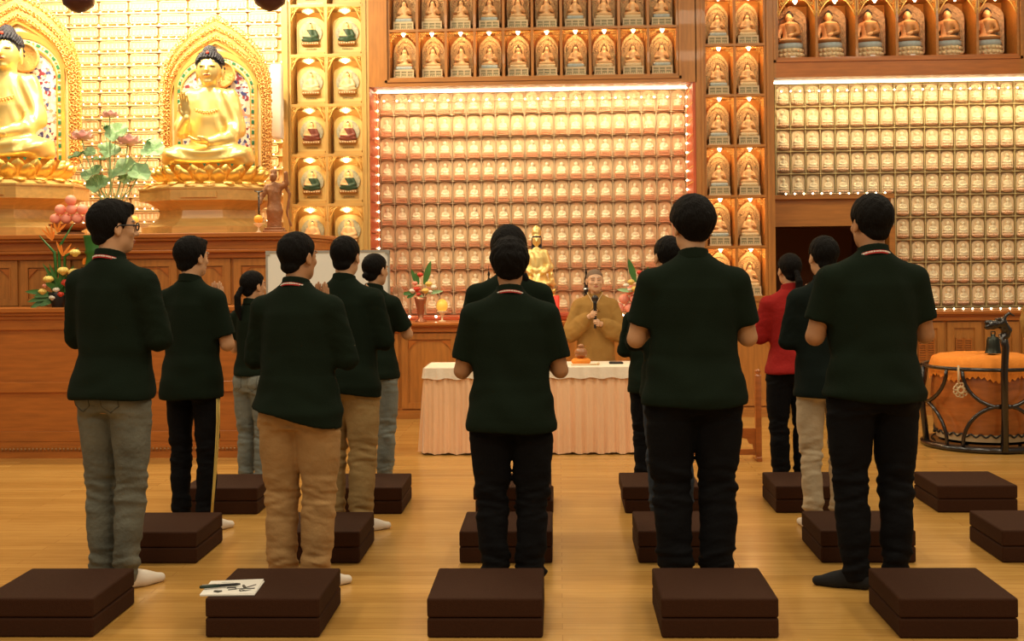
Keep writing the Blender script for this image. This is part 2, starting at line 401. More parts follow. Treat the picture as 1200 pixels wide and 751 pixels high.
# central bay ------------------------------------------------------------
XL, XR = PX(445.5,230,YB), PX(804.5,230,YB)
ZB0 = PZ(625,367,YB); PITX = (XR-XL)/21; PITZ = (PZ(625,107,YB)-ZB0)/10; ZB1 = ZB0+PITZ*10
ZH = PZ(625,99,YF)                                # underside of the overhead cabinet
bw = MB(); bw.box(-9, XL-.35, YB+.12, YB+.2, 0, 4.7); bw.box(XR+.1, PX(905,300,YB), YB+.12, YB+.2, 0, 4.7)
bw.box(XL-.4, XR+.2, YB+.10, YB+.2, 0, 4.7); struct(bw.build('wall_back', M['wall']))
def lattice(name, label, x0, z0, nc, nr, skip, m, dz1=None):
    t = thing(name, label, 'shelf', (x0, YB, z0)); w = .006; mb = MB(); bk = MB(); w = .0045
    for i in range(nc+1):
        lo = 0
        js = [j for j in range(nr) if not (skip(i, j) and skip(i-1, j)) and not (i == nc and skip(i-1, j)) and not (i == 0 and skip(0, j))]
        if not js: continue
        mb.box(i*PITX-w, i*PITX+w, 0, .045, min(js)*PITZ, (max(js)+1)*PITZ)
    for j in range(nr+1):
        cs = [i for i in range(nc) if not (skip(i, j) and skip(i, j-1)) and not (j == 0 and skip(i, 0))]
        if j == nr: cs = list(range(nc))
        mb.box(min(cs)*PITX, (max(cs)+1)*PITX, -.003, .045, j*PITZ-w, j*PITZ+w)
    for i in range(nc):
        for j in range(nr):
            if not skip(i, j): bk.box(i*PITX, (i+1)*PITX, .0435, .055, j*PITZ, (j+1)*PITZ)
    mb.build('shelf_grid', m, t); bk.build('back_board', M['backp'], t)
    return t
lattice('figurine_shelf', 'tall cream grid shelf of small niches filling the centre wall behind the altar', XL, ZB0, 21, 10, lambda i, j: False, M['lattice'])

# figurines --------------------------------------------------------------
def sitter_small(p):
    d = ell(p, (0,0,.012), (.036,.024,.013))
    d = smin(d, cone(p, (0,.004,.015), (0,.002,.052), .016, .015), .01)
    for s in (-1,1):
        d = smin(d, chain(p, [(s*.018,.002,.052),(s*.026,-.004,.032),(s*.006,-.02,.026)], [.008,.007,.006]), .005)
    d = smin(d, ell(p, (0,0,.078), (.0135,.013,.016)), .004)
    return smin(d, ell(p, (0,.002,.092), (.006,.006,.006)), .004)
def figurine(kind):
    t = thing('buddha_figurine', 'x', 'figurine', (0,0,0))
    w = .064 if kind == 'c' else .059
    n = 10
    if kind == 'c': arch = [(w,.004)]+[(w, .158)]+[(w*math.cos(a), .158+.052*math.sin(a)) for a in [PI/2*k/6 for k in range(1,12)]]+[(-w,.158),(-w,.004)]
    else: arch = [(w*.8,.02),(w,.035)]+[(w, .155)]+[(w*math.cos(a), .155+.045*math.sin(a)) for a in [PI/2*k/5 for k in range(1,10)]]+[(-w,.155),(-w,.035),(-w*.8,.02)]
    inner = [(x*.88, .012+z*.93) for x, z in arch]
    s = MB(); s.prism(arch, .016, .04); s.band(arch, inner, .008, .017)
    s.lathe([(.030,0),(.030,-.006),(.024,-.006),(.024,0)], (0,.016,.166), 16, axis='y')
    s.build('arched_slab', M['slabc' if kind == 'c' else 'slabr'], t)
    f = fmesh(sitter_small, (-.045,-.035,-.01), (.045,.035,.11), .0042, 'figure', M['figc'], t, (1.36,1.0,1.32)); f.location = (0,.004,.046)
    b = MB()
    if kind == 'c':
        b.box(-.052,.052,-.03,.016,.003,.012); b.box(-.046,.046,-.022,.016,.012,.036); b.box(-.052,.052,-.03,.016,.036,.046)
        for k in range(7): b.sphere((-.042+.014*k,-.022,.024), .008, n=6, sz=1.3)
        b.build('base', M['basec'], t)
    else:
        b.lathe([(.018,.010),(.040,.018),(.050,.034),(.048,.046),(.03,.046)], (0,.012,0), 14, sy=.75)
        for k in range(8):
            a = PI+PI*k/7; b.sphere((.046*math.cos(a),.012+.035*math.sin(a),.034), .009, n=6, sz=1.3)
        b.build('base', M['baser'], t)
    return t
def fill(proto, x0, z0, nc, nr, skip, where, group, n0=1):
    first = True
    for j in range(nr):
        for i in range(nc):
            if skip(i, j): continue
            lab = 'small ivory Buddha figurine in the %s wall grid, %s row down, %s from left' % (where, ORD[nr-j], ORD[i+n0])
            loc = (x0+(i+.5)*PITX, YB, z0+j*PITZ+.006)
            if first: o = proto; o.location = loc; o['label'] = lab; o['group'] = group; first = False
            else: dup(proto, loc, None, lab, group)
# only the niches no one stands in front of (plus a margin) hold a figurine
def hidden_c(i, j):
    x = 445.5+(i+.5)*17.1; y = 367-(j+.5)*26
    return (549 < x < 645 and y > 340) or (x > 782 and y > 262) or (x > 762 and y > 325)
fill(figurine('c'), XL, ZB0, 21, 10, hidden_c, 'centre', 'small figurines in the centre wall grid')
# side walls of the bay with light strings
for s, X, nm, lb in ((-1, XL, 'left', 'row of tiny lights up the left red panel of the centre bay'), (1, XR, 'right', 'row of tiny lights up the right red panel of the centre bay')):
    b = MB(); b.box(X+.0005 if s > 0 else X-.05, PX(816,200,YF) if s > 0 else X-.0005, YF+.004 if s > 0 else YF+.302, YB+.1, .906, ZH-.003 if s > 0 else ZH+.3)
    if s < 0: b.box(X, X+.004, YF+.004, YF+.31, .906, ZH-.003)
    for k in range(16):                                  # slanting joints between the red panels
        z = 1.0+k*.15; b.box(X-.004 if s > 0 else X-.001, X+.001 if s > 0 else X+.004, YF+.02, YB, z, z+.008, 1)
    tag(b.build('side_panel', [M['red'], M['carve']]), 'tall red lacquered side panel on the %s of the centre grid of figurines' % nm, 'panel')
    light_string(lb, [(X-s*.013, YB-.2, ZB0+.03+k*.0905) for k in range(25)], r=.0095)
# LED strip under the header
b = MB(); b.box(XL+.03, XR-.03, YF+.30, YF+.33, ZH-.014, ZH-.001)
tag(b.build('led_strip', M['strip']), 'glowing white LED strip under the overhead statue cabinet of the centre bay', 'light')
light_string('row of tiny lights along the top edge of the centre figurine grid', [(XL+.06+k*.128, YB-.08, ZH-.06) for k in range(24)])

# cabinet with niches ------------------------------------------------------
def cabinet(name, label, x0, x1, z0, z1, cx0, cx1, nc, cz0, pz, nr, m, mv, depth=.3, div=.012, lamp=True, lining='nichein', yf=YF, full=True):
    t = thing(name, label, 'cabinet', (x0, yf, z0)); f = MB(); pc = (cx1-cx0)/nc
    X = lambda v: v-x0; Z = lambda v: v-z0; top = cz0+pz*nr
    f.box(0, X(cx0)-div, 0, depth, 0, Z(z1), 1); f.box(X(cx1)+div, X(x1), 0, depth, 0, Z(z1), 1)
    f.box(X(cx0)-div, X(cx1)+div, 0, depth, 0, Z(cz0)-div); f.box(X(cx0)-div, X(cx1)+div, 0, depth, Z(top)+div, Z(z1))
    for i in range(nc+1): f.box(X(cx0+i*pc)-div, X(cx0+i*pc)+div, .012, depth, Z(cz0)-div, Z(top)+div, 1)
    for j in range(nr+1): f.box(X(cx0), X(cx1), .008, depth, Z(cz0+j*pz)-div, Z(cz0+j*pz)+div)
    # raised moulding round the field of niches
    e = .022
    for a in ((X(cx0)-div-e, X(cx0)-div), (X(cx1)+div, X(cx1)+div+e)): f.box(a[0], a[1], -.012, .01, Z(cz0)-div-e, Z(top)+div+e, 1)
    f.box(X(cx0)-div-e, X(cx1)+div+e, -.012, .01, Z(cz0)-div-e, Z(cz0)-div)
    f.build('frame', [m, mv], t)
    bk = MB(); bk.box(X(cx0), X(cx1), depth-.02, depth, Z(cz0), Z(top)); bk.build('back_board', M[lining], t)
    return t, pc
def fret(w, h, m, r=.004, kind='scroll'):                # pierced corner bracket: scrolls inside a curved edge
    b = MB()
    out = [(0,0,-h), (0,0,0), (w,0,0)]; b.tube(out, r*1.3, 5)
    cur = [(w*(1-(1-k/8)**1.0)*1.0, 0, -h*(1-k/8)**1.8) for k in range(9)]; b.tube(cur, r*1.2, 5)
    rnd = random.Random(3)
    for k in range(10):
        u = rnd.random(); q = rnd.random(); x = w*.9*u; zz = h*.9*q*(1-u)**1.5; rr = min(w, h)*.13
        b.tube([(x+rr*math.cos(a)*(1-a/12), 0, -zz-rr*.3+rr*math.sin(a)*(1-a/12)) for a in [i*PI/5 for i in range(9)]], r*.8, 4)
    return b
M_LAMP = []
def niche_lamp(x, y, z, power, col=(1,.62,.25), r=.012, parent=None):
    l = bpy.data.lights.new('niche_lamp', 'POINT'); l.energy = power; l.color = col; l.shadow_soft_size = r
    o = bpy.data.objects.new('niche_lamp', l); COL.objects.link(o); o.location = (x, y, z)
    if parent: o.parent = parent; o.location = Vector((x,y,z))-parent.location
    return o

# statues ------------------------------------------------------------------
def bodhi_field(p):
    d = ell(p, (0,-.01,.018), (.072,.045,.022)); d = smin(d, cone(p, (0,0,.02), (0,0,.10), .034, .036), .02)
    for s in (-1,1):
        d = smin(d, chain(p, [(s*.036,0,.10),(s*.058,-.005,.06),(s*.022 if s < 0 else s*.03,-.042,.055 if s < 0 else .075)], [.016,.014,.011]), .008)
        d = smin(d, ell(p, (s*.05,-.02,.016), (.03,.025,.015)), .01)
    d = smin(d, cone(p, (0,0,.11), (0,0,.13), .014, .013), .006)
    d = smin(d, ell(p, (0,-.003,.145), (.0225,.023,.029)), .005)
    d = np.minimum(d, cone(p, (0,-.034,.142), (0,-.027,.15), .003, .002))
    return d
def crown_field(p):
    d = ell(p, (0,.005,.157), (.027,.024,.022)); d = np.maximum(d, -(ell(p, (0,-.028,.14), (.024,.024,.026))))
    d = smin(d, ell(p, (0,0,.186), (.014,.013,.018)), .008)
    for s in (-1,1): d = smin(d, cone(p, (s*.018,-.008,.168), (s*.022,-.008,.187), .006, .003), .004); d = smin(d, cone(p, (s*.026,.008,.15), (s*.038,.012,.105), .006, .005), .004)
    return d
def ogee(w, h, zb, n=14, k=.62):
    pts = [(w, zb)]
    for i in range(n+1):
        a = PI/2*i/n; x = w*math.cos(a); z = zb+h*k+(h*(1-k))*(math.sin(a)**1.0)*(1-.0)
        if i > n*.55: z += h*.06*((i-n*.55)/(n*.45))**2
        pts.append((x, z))
    return pts+[(-x, z) for x, z in pts[-2::-1]]
def pedestal(mb, w, d, z0, h, posts=3, mi=(0,1,2)):
    """tiered throne: foot slab, waist with little posts, upper slab"""
    mb.box(-w/2, w/2, -d/2, d/2, z0, z0+h*.18, mi[0]); mb.box(-w*.47, w*.47, -d*.46, d*.46, z0+h*.18, z0+h*.34, mi[1])
    mb.box(-w*.44, w*.44, -d*.42, d*.42, z0+h*.34, z0+h*.8, mi[1]); mb.box(-w*.47, w*.47, -d*.47, d*.47, z0+h*.8, z0+h, mi[0])
    for i in range(posts+1):
        x = -w*.44+w*.88*i/posts; mb.box(x-w*.03, x+w*.03, -d*.47, -d*.40, z0+h*.18, z0+h*.84, mi[0])
    mb.box(-w*.44, w*.44, -d*.455, -d*.42, z0+h*.52, z0+h*.6, mi[0])
    for i in range(10): mb.sphere((-w*.42+w*.84*i/9, -d*.46, z0+h*.26), h*.075, mi[2], 6)
fb = fmesh(bodhi_field, (-.085,-.07,-.02), (.085,.05,.2), .0042, 'figure', M['stfig']); fc = fmesh(crown_field, (-.06,-.05,.09), (.06,.05,.22), .0036, 'hair_and_crown', M['hairbr'])
def bodhisattva(halo, seat):
    t = thing('bodhisattva_statue', 'x', 'statue', (0,0,0))
    pd = MB(); pedestal(pd, .205, .15, 0, .088); pd.build('pedestal', [M['creamp'], M['stoneg'], M['creamp']], t)
    s = MB(); s.rbox(-.082,.082,-.06,.05,.088,.122,.012)
    for i in range(7): s.sphere((-.069+.023*i,-.055,.104), .013, 0, 8, sy=.5, sz=1)
    s.build('lotus_seat', M[seat], t)
    A = ogee(.108,.345,.055); m = MB(); m.prism(A, .055, .085); I = ogee(.094,.31,.06); m.band(A, I, .045, .056)
    rnd = random.Random(5)
    for k in range(26):                                  # small carved blossoms around the edge
        a = PI*k/25; m.sphere((.099*math.cos(a)*(1 if True else 0), .045, .2+.17*math.sin(a)), .006, 0, 6)
    for k in range(12):
        a = PI*(k+.5)/12; m.sphere((.078*math.cos(a), .053, .245+.085*math.sin(a)), .008, 1, 6, sy=.4)
    m.build('mandorla', [M['stone'], M['mando']], t)
    for src in (fb, fc):
        c = src.copy(); COL.objects.link(c); c.parent = t; c.location = (0,0,.118)
    if halo:
        h = MB(); h.lathe([(.042,0),(.046,.004),(.052,.004),(.056,0)], (0,.042,.268), 24, axis='y')
        h.tube([(.047*math.cos(a),.04,.268+.047*math.sin(a)) for a in [2*PI*i/24 for i in range(24)]], .0045, 5, closed=True)
        h.build('halo', M['stfig'], t)
    return t
bo = [bodhisattva(0,'blueseat'), bodhisattva(1,'creamp'), bodhisattva(0,'creamp')]
BUSED = [False]*3
def put_bodhi(k, loc, lab, group):
    if not BUSED[k]: BUSED[k] = True; o = bo[k]; o.location = loc; o['label'] = lab; o['group'] = group; return o
    return dup(bo[k], loc, 0, lab, group)
def spandrel(par, x0, x1, z1, hgt, y):                   # gilt corner carving over a niche
    mb = MB(); mb.tube([(x0,y,z1-.004),(x1,y,z1-.004)], .004, 4)
    for s, x in ((1, x0), (-1, x1)):
        for a in range(4):
            for c in range(4-a):
                cx = x+s*(.012+.022*a); cz = z1-.012-.024*c*hgt/.1
                mb.tube([(cx+.009*math.cos(q), y, cz+.009*math.sin(q)) for q in [i*PI/3 for i in range(6)]], .0024, 4, closed=True)
    mb.build('corner_carving', M['carve'], par)

# overhead cabinet over the centre bay
cx0, cx1 = PX(455,60,YF), PX(794,60,YF); z0c = PZ(625,90,YF); pzc = .4585
X0h, X1h = XL, PX(816,60,YF)
hdr, pc = cabinet('overhead_cabinet', 'honey wood overhead cabinet of statue niches above the centre figurine wall', X0h, X1h, ZH, z0c+pzc*2+.2, cx0, cx1, 10, z0c, pzc, 2, M['wood'], M['woodv'])
sp = MB()
for j in range(2):
    for i in range(10):
        x = cx0+(i+.5)*pc; z = z0c+j*pzc+.013
        k = (0,1,2)[(i*7+j*3) % 3]
        lab = 'carved bodhisattva statue in the overhead cabinet, %s row, %s niche from left' % (('lower','upper')[j], ORD[i+1])
        put_bodhi(k, (x, YF+.15, z), lab, 'carved statues in the overhead cabinet')
        spandrel(hdr, x-pc/2+.012-X0h, x+pc/2-.012-X0h, z0c+(j+1)*pzc-.012-ZH, .1, .03)
        bl = MB(); bl.lathe([(.02,.0),(.02,.01),(.012,.014)], (x-X0h, .07, z0c+(j+1)*pzc-ZH-.026), 10); bl.sphere((x-X0h,.07,z0c+(j+1)*pzc-ZH-.036), .011, n=8)
        bl.build('niche_bulb', M['bulb'], hdr)
        niche_lamp(x, YF+.085, z0c+(j+1)*pzc-.062, 1.15 if j == 0 else .4, parent=hdr)

# right column
rx0, rx1 = PX(827,200,YF), PX(898,200,YF); rz0 = PZ(862,348.5,YF); rpz = .4755
X0r, X1r = PX(816,200,YF)+.002, PX(908,200,YF)
rc, pr = cabinet('niche_cabinet', 'honey wood column cabinet of paired statue niches right of the centre bay', X0r, X1r, .9, 4.3, rx0, rx1, 2, rz0, rpz, 6, M['wood'], M['woodv'])
sp = MB()
for j in range(6):
    for i in range(2):
        x = rx0+(i+.5)*pr; z = rz0+j*rpz+.013
        k = 1 if j == 0 else (0,2)[(i+j*2) % 2]
        lab = 'carved bodhisattva statue in the right column cabinet, %s niche up, %s side' % (ORD[j+1], ('left','right')[i])
        put_bodhi(k, (x, YF+.15, z), lab, 'carved statues in the right column cabinet')
        spandrel(rc, x-pr/2+.012-X0r, x+pr/2-.012-X0r, z+rpz-.025-.9, .1, .03)
        bl = MB(); bl.lathe([(.02,.0),(.02,.01),(.012,.014)], (x-X0r, .07, z+rpz-.039-.9), 10); bl.sphere((x-X0r,.07,z+rpz-.049-.9), .011, n=8)
        bl.build('niche_bulb', M['bulb'], rc)
        niche_lamp(x, YF+.085, z+rpz-.078, 1.3, parent=rc)
for s in fb, fc: bpy.data.objects.remove(s)

# left column: painted relief plaques
lx0, lx1 = PX(340,180,YF), PX(426,180,YF); lz0 = PZ(383,298.5,YF); lpz = .4755
X0l, X1l = PX(331,180,YF), XL-.0005
lc, pl = cabinet('niche_cabinet', 'pale wood column cabinet of painted relief plaques left of the centre bay', X0l, X1l, .9, 4.62, lx0, lx1, 2, lz0, lpz, 6, M['woodp'], M['woodpv'], div=.012, lining='carve')
def relief(p):
    d = ell(p, (0,0,.02), (.078,.03,.022)); d = smin(d, cone(p, (0,.005,.02), (0,.005,.09), .034, .034), .02)
    for s in (-1,1): d = smin(d, chain(p, [(s*.036,0,.09),(s*.056,-.006,.05),(s*.012,-.03,.035)], [.016,.014,.01]), .01)
    d = smin(d, ell(p, (0,-.002,.13), (.019,.02,.025)), .006)
    return smin(d, ell(p, (0,0,.155), (.010,.010,.010)), .008)
def rmf(col):
    def f(c):
        m = np.zeros(len(c)); m[(c[:,2] < .105)] = 1; m[(c[:,2] < .105) & (c[:,0]+(c[:,2]-.06)*.6 < -.006) & (c[:,2] > .045)] = 0
        m[(c[:,2] > .14) & (c[:,1] > -.012)] = 2; m[c[:,2] > .15] = 2
        return m
    return f
robes = ['stfig','dgreen','maroon','creamp','dgreen','stfig']      # bottom row upwards
robes = ['stfig','dgreen','maroon','creamp','dgreen','maroon']
rnames = ['orange','dark green','maroon','white','dark green','maroon']
rel = {}
fr = fret(.09, .14, None, .0042)
for j in range(6):
    for i in range(2):
        x = lx0+(i+.5)*pl; z = lz0+j*lpz+.013
        lab = '%s-robed Buddha relief plaque in the pale column cabinet, %s niche up, %s side' % (rnames[j], ORD[j+1], ('left','right')[i])
        if j in rel: dup(rel[j], (x+.01, YF+.13, z), 0, lab, 'relief plaques in the pale column cabinet')
        else:
            t = thing('relief_plaque', lab, 'plaque', (x+.01, YF+.13, z), 0, 'relief plaques in the pale column cabinet'); rel[j] = t
            w = .135; A = [(w,.035),(w,.30)]+[(w*math.cos(a), .30+.075*math.sin(a)) for a in [PI*k/14 for k in range(1,14)]]+[(-w,.30),(-w,.035)]
            b = MB(); b.prism(A, .0, .025); b.band(A, [(q*.93, .045+(zz-.035)*.96) for q, zz in A], -.008, .001); b.build('board', M['plaq'], t)
            b = MB(); b.box(-.14,.14,-.035,.05,0,.016); b.box(-.13,.13,-.02,.04,.016,.035); b.box(-.06,.06,-.042,-.034,.002,.016); b.build('stand', M['woodp'], t)
            a = MB(); a.prism([(.112*math.cos(q)*(1-.12*max(0,math.sin(q))), .225+.112*math.sin(q)) for q in [2*PI*k/28 for k in range(28)]], -.014, .001)
            a.prism([(.046*math.cos(q), .275+.05*math.sin(q)) for q in [2*PI*k/20 for k in range(20)]], -.02, .0, 1)
            a.prism([(.05*math.cos(q), .19+.06*math.sin(q)) for q in [2*PI*k/20 for k in range(20)]], -.018, .0, 1)
            a.build('aura', [M['aura'], M['aurao']], t)
            f = fmesh(relief, (-.095,-.05,-.02), (.095,.04,.18), .0045, 'figure', [M['skinst'], M[robes[j]], M['dark']], t, (1.15,1,1.15), mfun=rmf(0)); f.location = (0,-.022,.13)
            l = MB(); l.rbox(-.088,.088,-.045,.0,.098,.135,.012)
            for q in range(7): l.sphere((-.072+.024*q,-.045,.117), .008, 1, 6, sy=.5)
            l.build('lotus_seat', [M['browl'], M['creamp']], t)
            c = MB(); rr = random.Random(j)
            for q in range(8):                           # the short line of characters below each figure
                xx = -.05+.0135*q
                for u in range(3): c.box(xx, xx+.009, -.0095, -.0075, .062+.0042*u, .0635+.0042*u)
                c.box(xx+.003+.002*rr.random(), xx+.0055, -.0095, -.0075, .060, .074)
            c.build('inscription', M['ink'], t)
        # lotus shaped lamp and the pierced brackets belong to the cabinet
        lt = lz0+(j+1)*lpz-.9-.014
        lo = MB()
        for q in range(9):
            a = -1.25+2.5*q/8; lo.add([(x-X0l+.012*math.sin(a), .05, lt-.055), (x-X0l+.06*math.sin(a)-.012*math.cos(a), .045, lt-.05+.035*math.cos(a)), (x-X0l+.078*math.sin(a), .04, lt-.05+.045*math.cos(a)), (x-X0l+.06*math.sin(a)+.012*math.cos(a), .045, lt-.05+.035*math.cos(a)), (x-X0l, .07, lt-.06)], [(0,1,2,3),(0,3,4),(4,1,0)])
        lo.sphere((x-X0l,.05,lt-.035), .02, 1, 8); lo.build('lotus_lamp', [M['lotuslamp'], M['bulb']], lc)
        niche_lamp(x, YF+.035, lt+.9-.09, .55, col=(1,.72,.34), parent=lc)
        bm = MB(); bm.tube([(x-X0l-pl/2+.014,.016,lt-.003),(x-X0l+pl/2-.014,.016,lt-.003)], .004, 4); bm.merge(fr, Matrix.Translation((x-X0l-pl/2+.014, .015, lt))); bm.merge(fr, Matrix.Translation((x-X0l+pl/2-.014, .015, lt)) @ Matrix.Scale(-1, 4, (1,0,0)))
        bm.build('fretwork_bracket', M['carve'], lc)

# right section ------------------------------------------------------------
RX0 = PX(909,200,YB)+.005; ZR0 = PZ(1100,359.5,YB)+.0
PZR = PITZ
def skip_r(i, j): return i < 7 and j < 5
XD = RX0+7*PITX
lattice('figurine_shelf', 'tall cream grid shelf of small niches covering the right wall around the doorway', RX0, ZR0, 17, 10, skip_r, M['latticeg'])
def hid_r(i, j):
    x = 912+(i+.5)*17.5; y = 359-(j+.5)*26
    return skip_r(i, j) or (990 < x < 1042 and y > 250) or (x < 1075 and y > 330) or (i == 0 and False)
fill(figurine('r'), RX0, ZR0, 17, 10, hid_r, 'right', 'small figurines in the right wall grid')
bw = MB(); bw.box(XD, 8, YB+.1, YB+.2, 0, 4.7); bw.box(X1r-.05, XD, YB+.1, YB+.2, ZR0+5*PITZ-.02, 4.7); struct(bw.build('wall_right_section', M['wall'])).name = 'wall_right'
# overhead cabinet on the right
ox0, ox1 = PX(907,60,YF), PX(1194,60,YF); oz0 = PZ(1050,66.5,YF); ZHr = PZ(1050,88.5,YF)
oh, po = cabinet('overhead_cabinet', 'honey wood overhead cabinet with fretwork brackets and big Buddha statues at right', X1r+.002, ox1+1.0, ZHr, oz0+.58+.3, ox0+.03, ox1, 6, oz0, .58, 1, M['woodd'], M['wood'], depth=.42)
f2 = fret(.135, .17, None, .0055)
def monk_fig(p):
    d = ell(p, (0,-.02,.035), (.125,.085,.036)); d = smin(d, cone(p, (0,.0,.04), (0,.0,.17), .062, .058), .03)
    d = smin(d, cone(p, (-.05,0,.185), (.05,0,.185), .03, .03), .03)
    for s in (-1,1):
        d = smin(d, chain(p, [(s*.068,0,.185),(s*.098,-.02,.105),(s*.075,-.085,.07)] if s < 0 else [(s*.068,0,.185),(s*.095,-.02,.11),(s*.02,-.08,.085)], [.026,.022,.014]), .012)
    d = smin(d, cone(p, (0,0,.20), (0,-.002,.235), .022, .021), .01)
    d = smin(d, ell(p, (0,-.008,.268), (.036,.038,.045)), .008)
    d = smin(d, cone(p, (0,-.045,.272), (0,-.049,.262), .004, .006), .004)
    for s in (-1,1): d = smin(d, ell(p, (s*.037,0,.258), (.005,.008,.02)), .004)
    return d
def monk_mat(c):
    m = np.zeros(len(c)); m[(c[:,2] < .205) & (c[:,0] > -.005-(c[:,2]-.1)*.25) & (c[:,1] > -.07)] = 1; m[c[:,2] < .045] = 1
    return m
def monk_hair(p):
    d = ell(p, (0,.004,.282), (.040,.041,.040)); d = np.maximum(d, -ell(p, (0,-.048,.255), (.036,.04,.046))); d = np.maximum(d, .255-p[:,2])
    return smin(d, ell(p, (0,.004,.322), (.016,.016,.013)), .01)
def seated_buddha():
    t = thing('seated_buddha_statue', 'x', 'statue', (0,0,0))
    b = MB()
    for q, (w, z, h) in enumerate(((.27,0,.016),(.25,.016,.045),(.235,.06,.045))):
        b.lathe([(w/2,z),(w/2,z+h)], (0,0,0), 20, sy=.72)
        if q: 
            for k in range(18): a = 2*PI*k/18; b.sphere((w/2*math.cos(a), w*.36*math.sin(a), z+h*.5), .021, 0, 7, sz=.9)
    b.build('lotus_pedestal', M['creamp'], t)
    s = MB(); s.lathe([(.11,.103),(.128,.112),(.128,.145),(.115,.155)], (0,0,0), 24, sy=.75); s.build('seat_cushion', M['blueseat'], t)
    g = fmesh(monk_fig, (-.15,-.12,-.02), (.15,.09,.34), .006, 'figure', [M['skinst'], M['browl']], t, mfun=monk_mat); g.location = (0,0,.14)
    g = fmesh(monk_hair, (-.06,-.06,.24), (.06,.06,.35), .004, 'hair', M['hair_blue'], t); g.location = (0,0,.14)
    A = ogee(.145,.46,.05,k=.7); m = MB(); m.prism(A, .075, .105)
    for r in (.9,.78,.64): m.band([(x*r, .05+(z-.05)*r) for x, z in A], [(x*(r-.03), .05+(z-.05)*(r-.03)) for x, z in A], .062, .076)
    m.build('mandorla', M['mando'], t)
    return t
sb = seated_buddha(); f_ = True
ohx = X1r+.002
for i in range(6):
    x = ox0+.03+(i+.5)*po; lab = 'orange-skinned seated Buddha statue on blue seat, %s from left in right overhead cabinet' % ORD[i+1]
    if f_: sb.location = (x-.035, YF+.2, oz0+.013); sb.rotation_euler = (0,0,-.42); sb['label'] = lab; sb['group'] = 'seated Buddhas in the right overhead cabinet'; f_ = False
    else: dup(sb, (x-.035, YF+.2, oz0+.013), -.42, lab, 'seated Buddhas in the right overhead cabinet')
    bm = MB(); lt = oz0+.58-ZHr-.013; bm.tube([(x-ohx-po/2+.013,.016,lt-.003),(x-ohx+po/2-.013,.016,lt-.003)], .004, 4)
    for s in (-1,1): bm.merge(f2, Matrix.Translation((x-ohx-s*po/2+s*.013, .015, lt)) @ (Matrix.Identity(4) if s > 0 else Matrix.Scale(-1, 4, (1,0,0))))
    bm.build('fretwork_bracket', M['carve'], oh)
    bl = MB(); bl.lathe([(.022,.0),(.022,.01),(.012,.014)], (x-ohx, .08, lt-.02), 10); bl.sphere((x-ohx,.08,lt-.03), .012, n=8); bl.build('niche_bulb', M['bulb'], oh)
    niche_lamp(x, YF+.03, oz0+.50, 1.9, parent=oh)
    if i in (0,1,2,3):
        cd = MB(); cd.box(-.022,.022,0,.003,0,.018); o = cd.build('name_card', M['paper'] if i != 1 else M['woodp']); o.location = (x-.03, YF+.05, oz0+.0125)
        tag(o, '%s name card standing before the %s Buddha of the right overhead cabinet' % ('tiny white' if i != 1 else 'tiny wooden', ORD[i+1]), 'card')
b = MB(); b.box(X1r+.02, ox1+.9, YF+.30, YF+.33, ZHr-.014, ZHr-.001)
tag(b.build('led_strip', M['strip']), 'glowing LED strip under the overhead cabinet at right', 'light')
light_string('row of tiny lights along the top edge of the right figurine grid', [(RX0+.05+k*.092, YB-.05, ZHr-.05) for k in range(27)])
# doorway
dz = PZ(960,266,YB); ft = ZR0+5*PITZ
arch = MB(); arch.box(X1r, XD+.02, YF+.35, YB+.1, dz, ft-.004); arch.box(X1r, XD+.04, YF+.30, YB, ft-.045, ft-.004); arch.box(X1r, XD+.03, YF+.32, YB, dz, dz+.03)
arch.box(XD-.0, XD+.055, YF+.34, YB+.1, 0, dz)
struct(arch.build('door_1', M['wood']))
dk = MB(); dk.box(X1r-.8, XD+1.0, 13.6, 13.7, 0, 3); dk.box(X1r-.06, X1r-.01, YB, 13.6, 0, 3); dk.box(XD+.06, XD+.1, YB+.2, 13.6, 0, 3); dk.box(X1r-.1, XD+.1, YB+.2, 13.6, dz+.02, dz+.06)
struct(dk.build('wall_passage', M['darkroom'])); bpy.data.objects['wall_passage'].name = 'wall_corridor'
light_string('row of tiny lights on the ledge above the dark doorway', [(RX0+.03+k*.086, YF+.31, ft+.006) for k in range(12)])
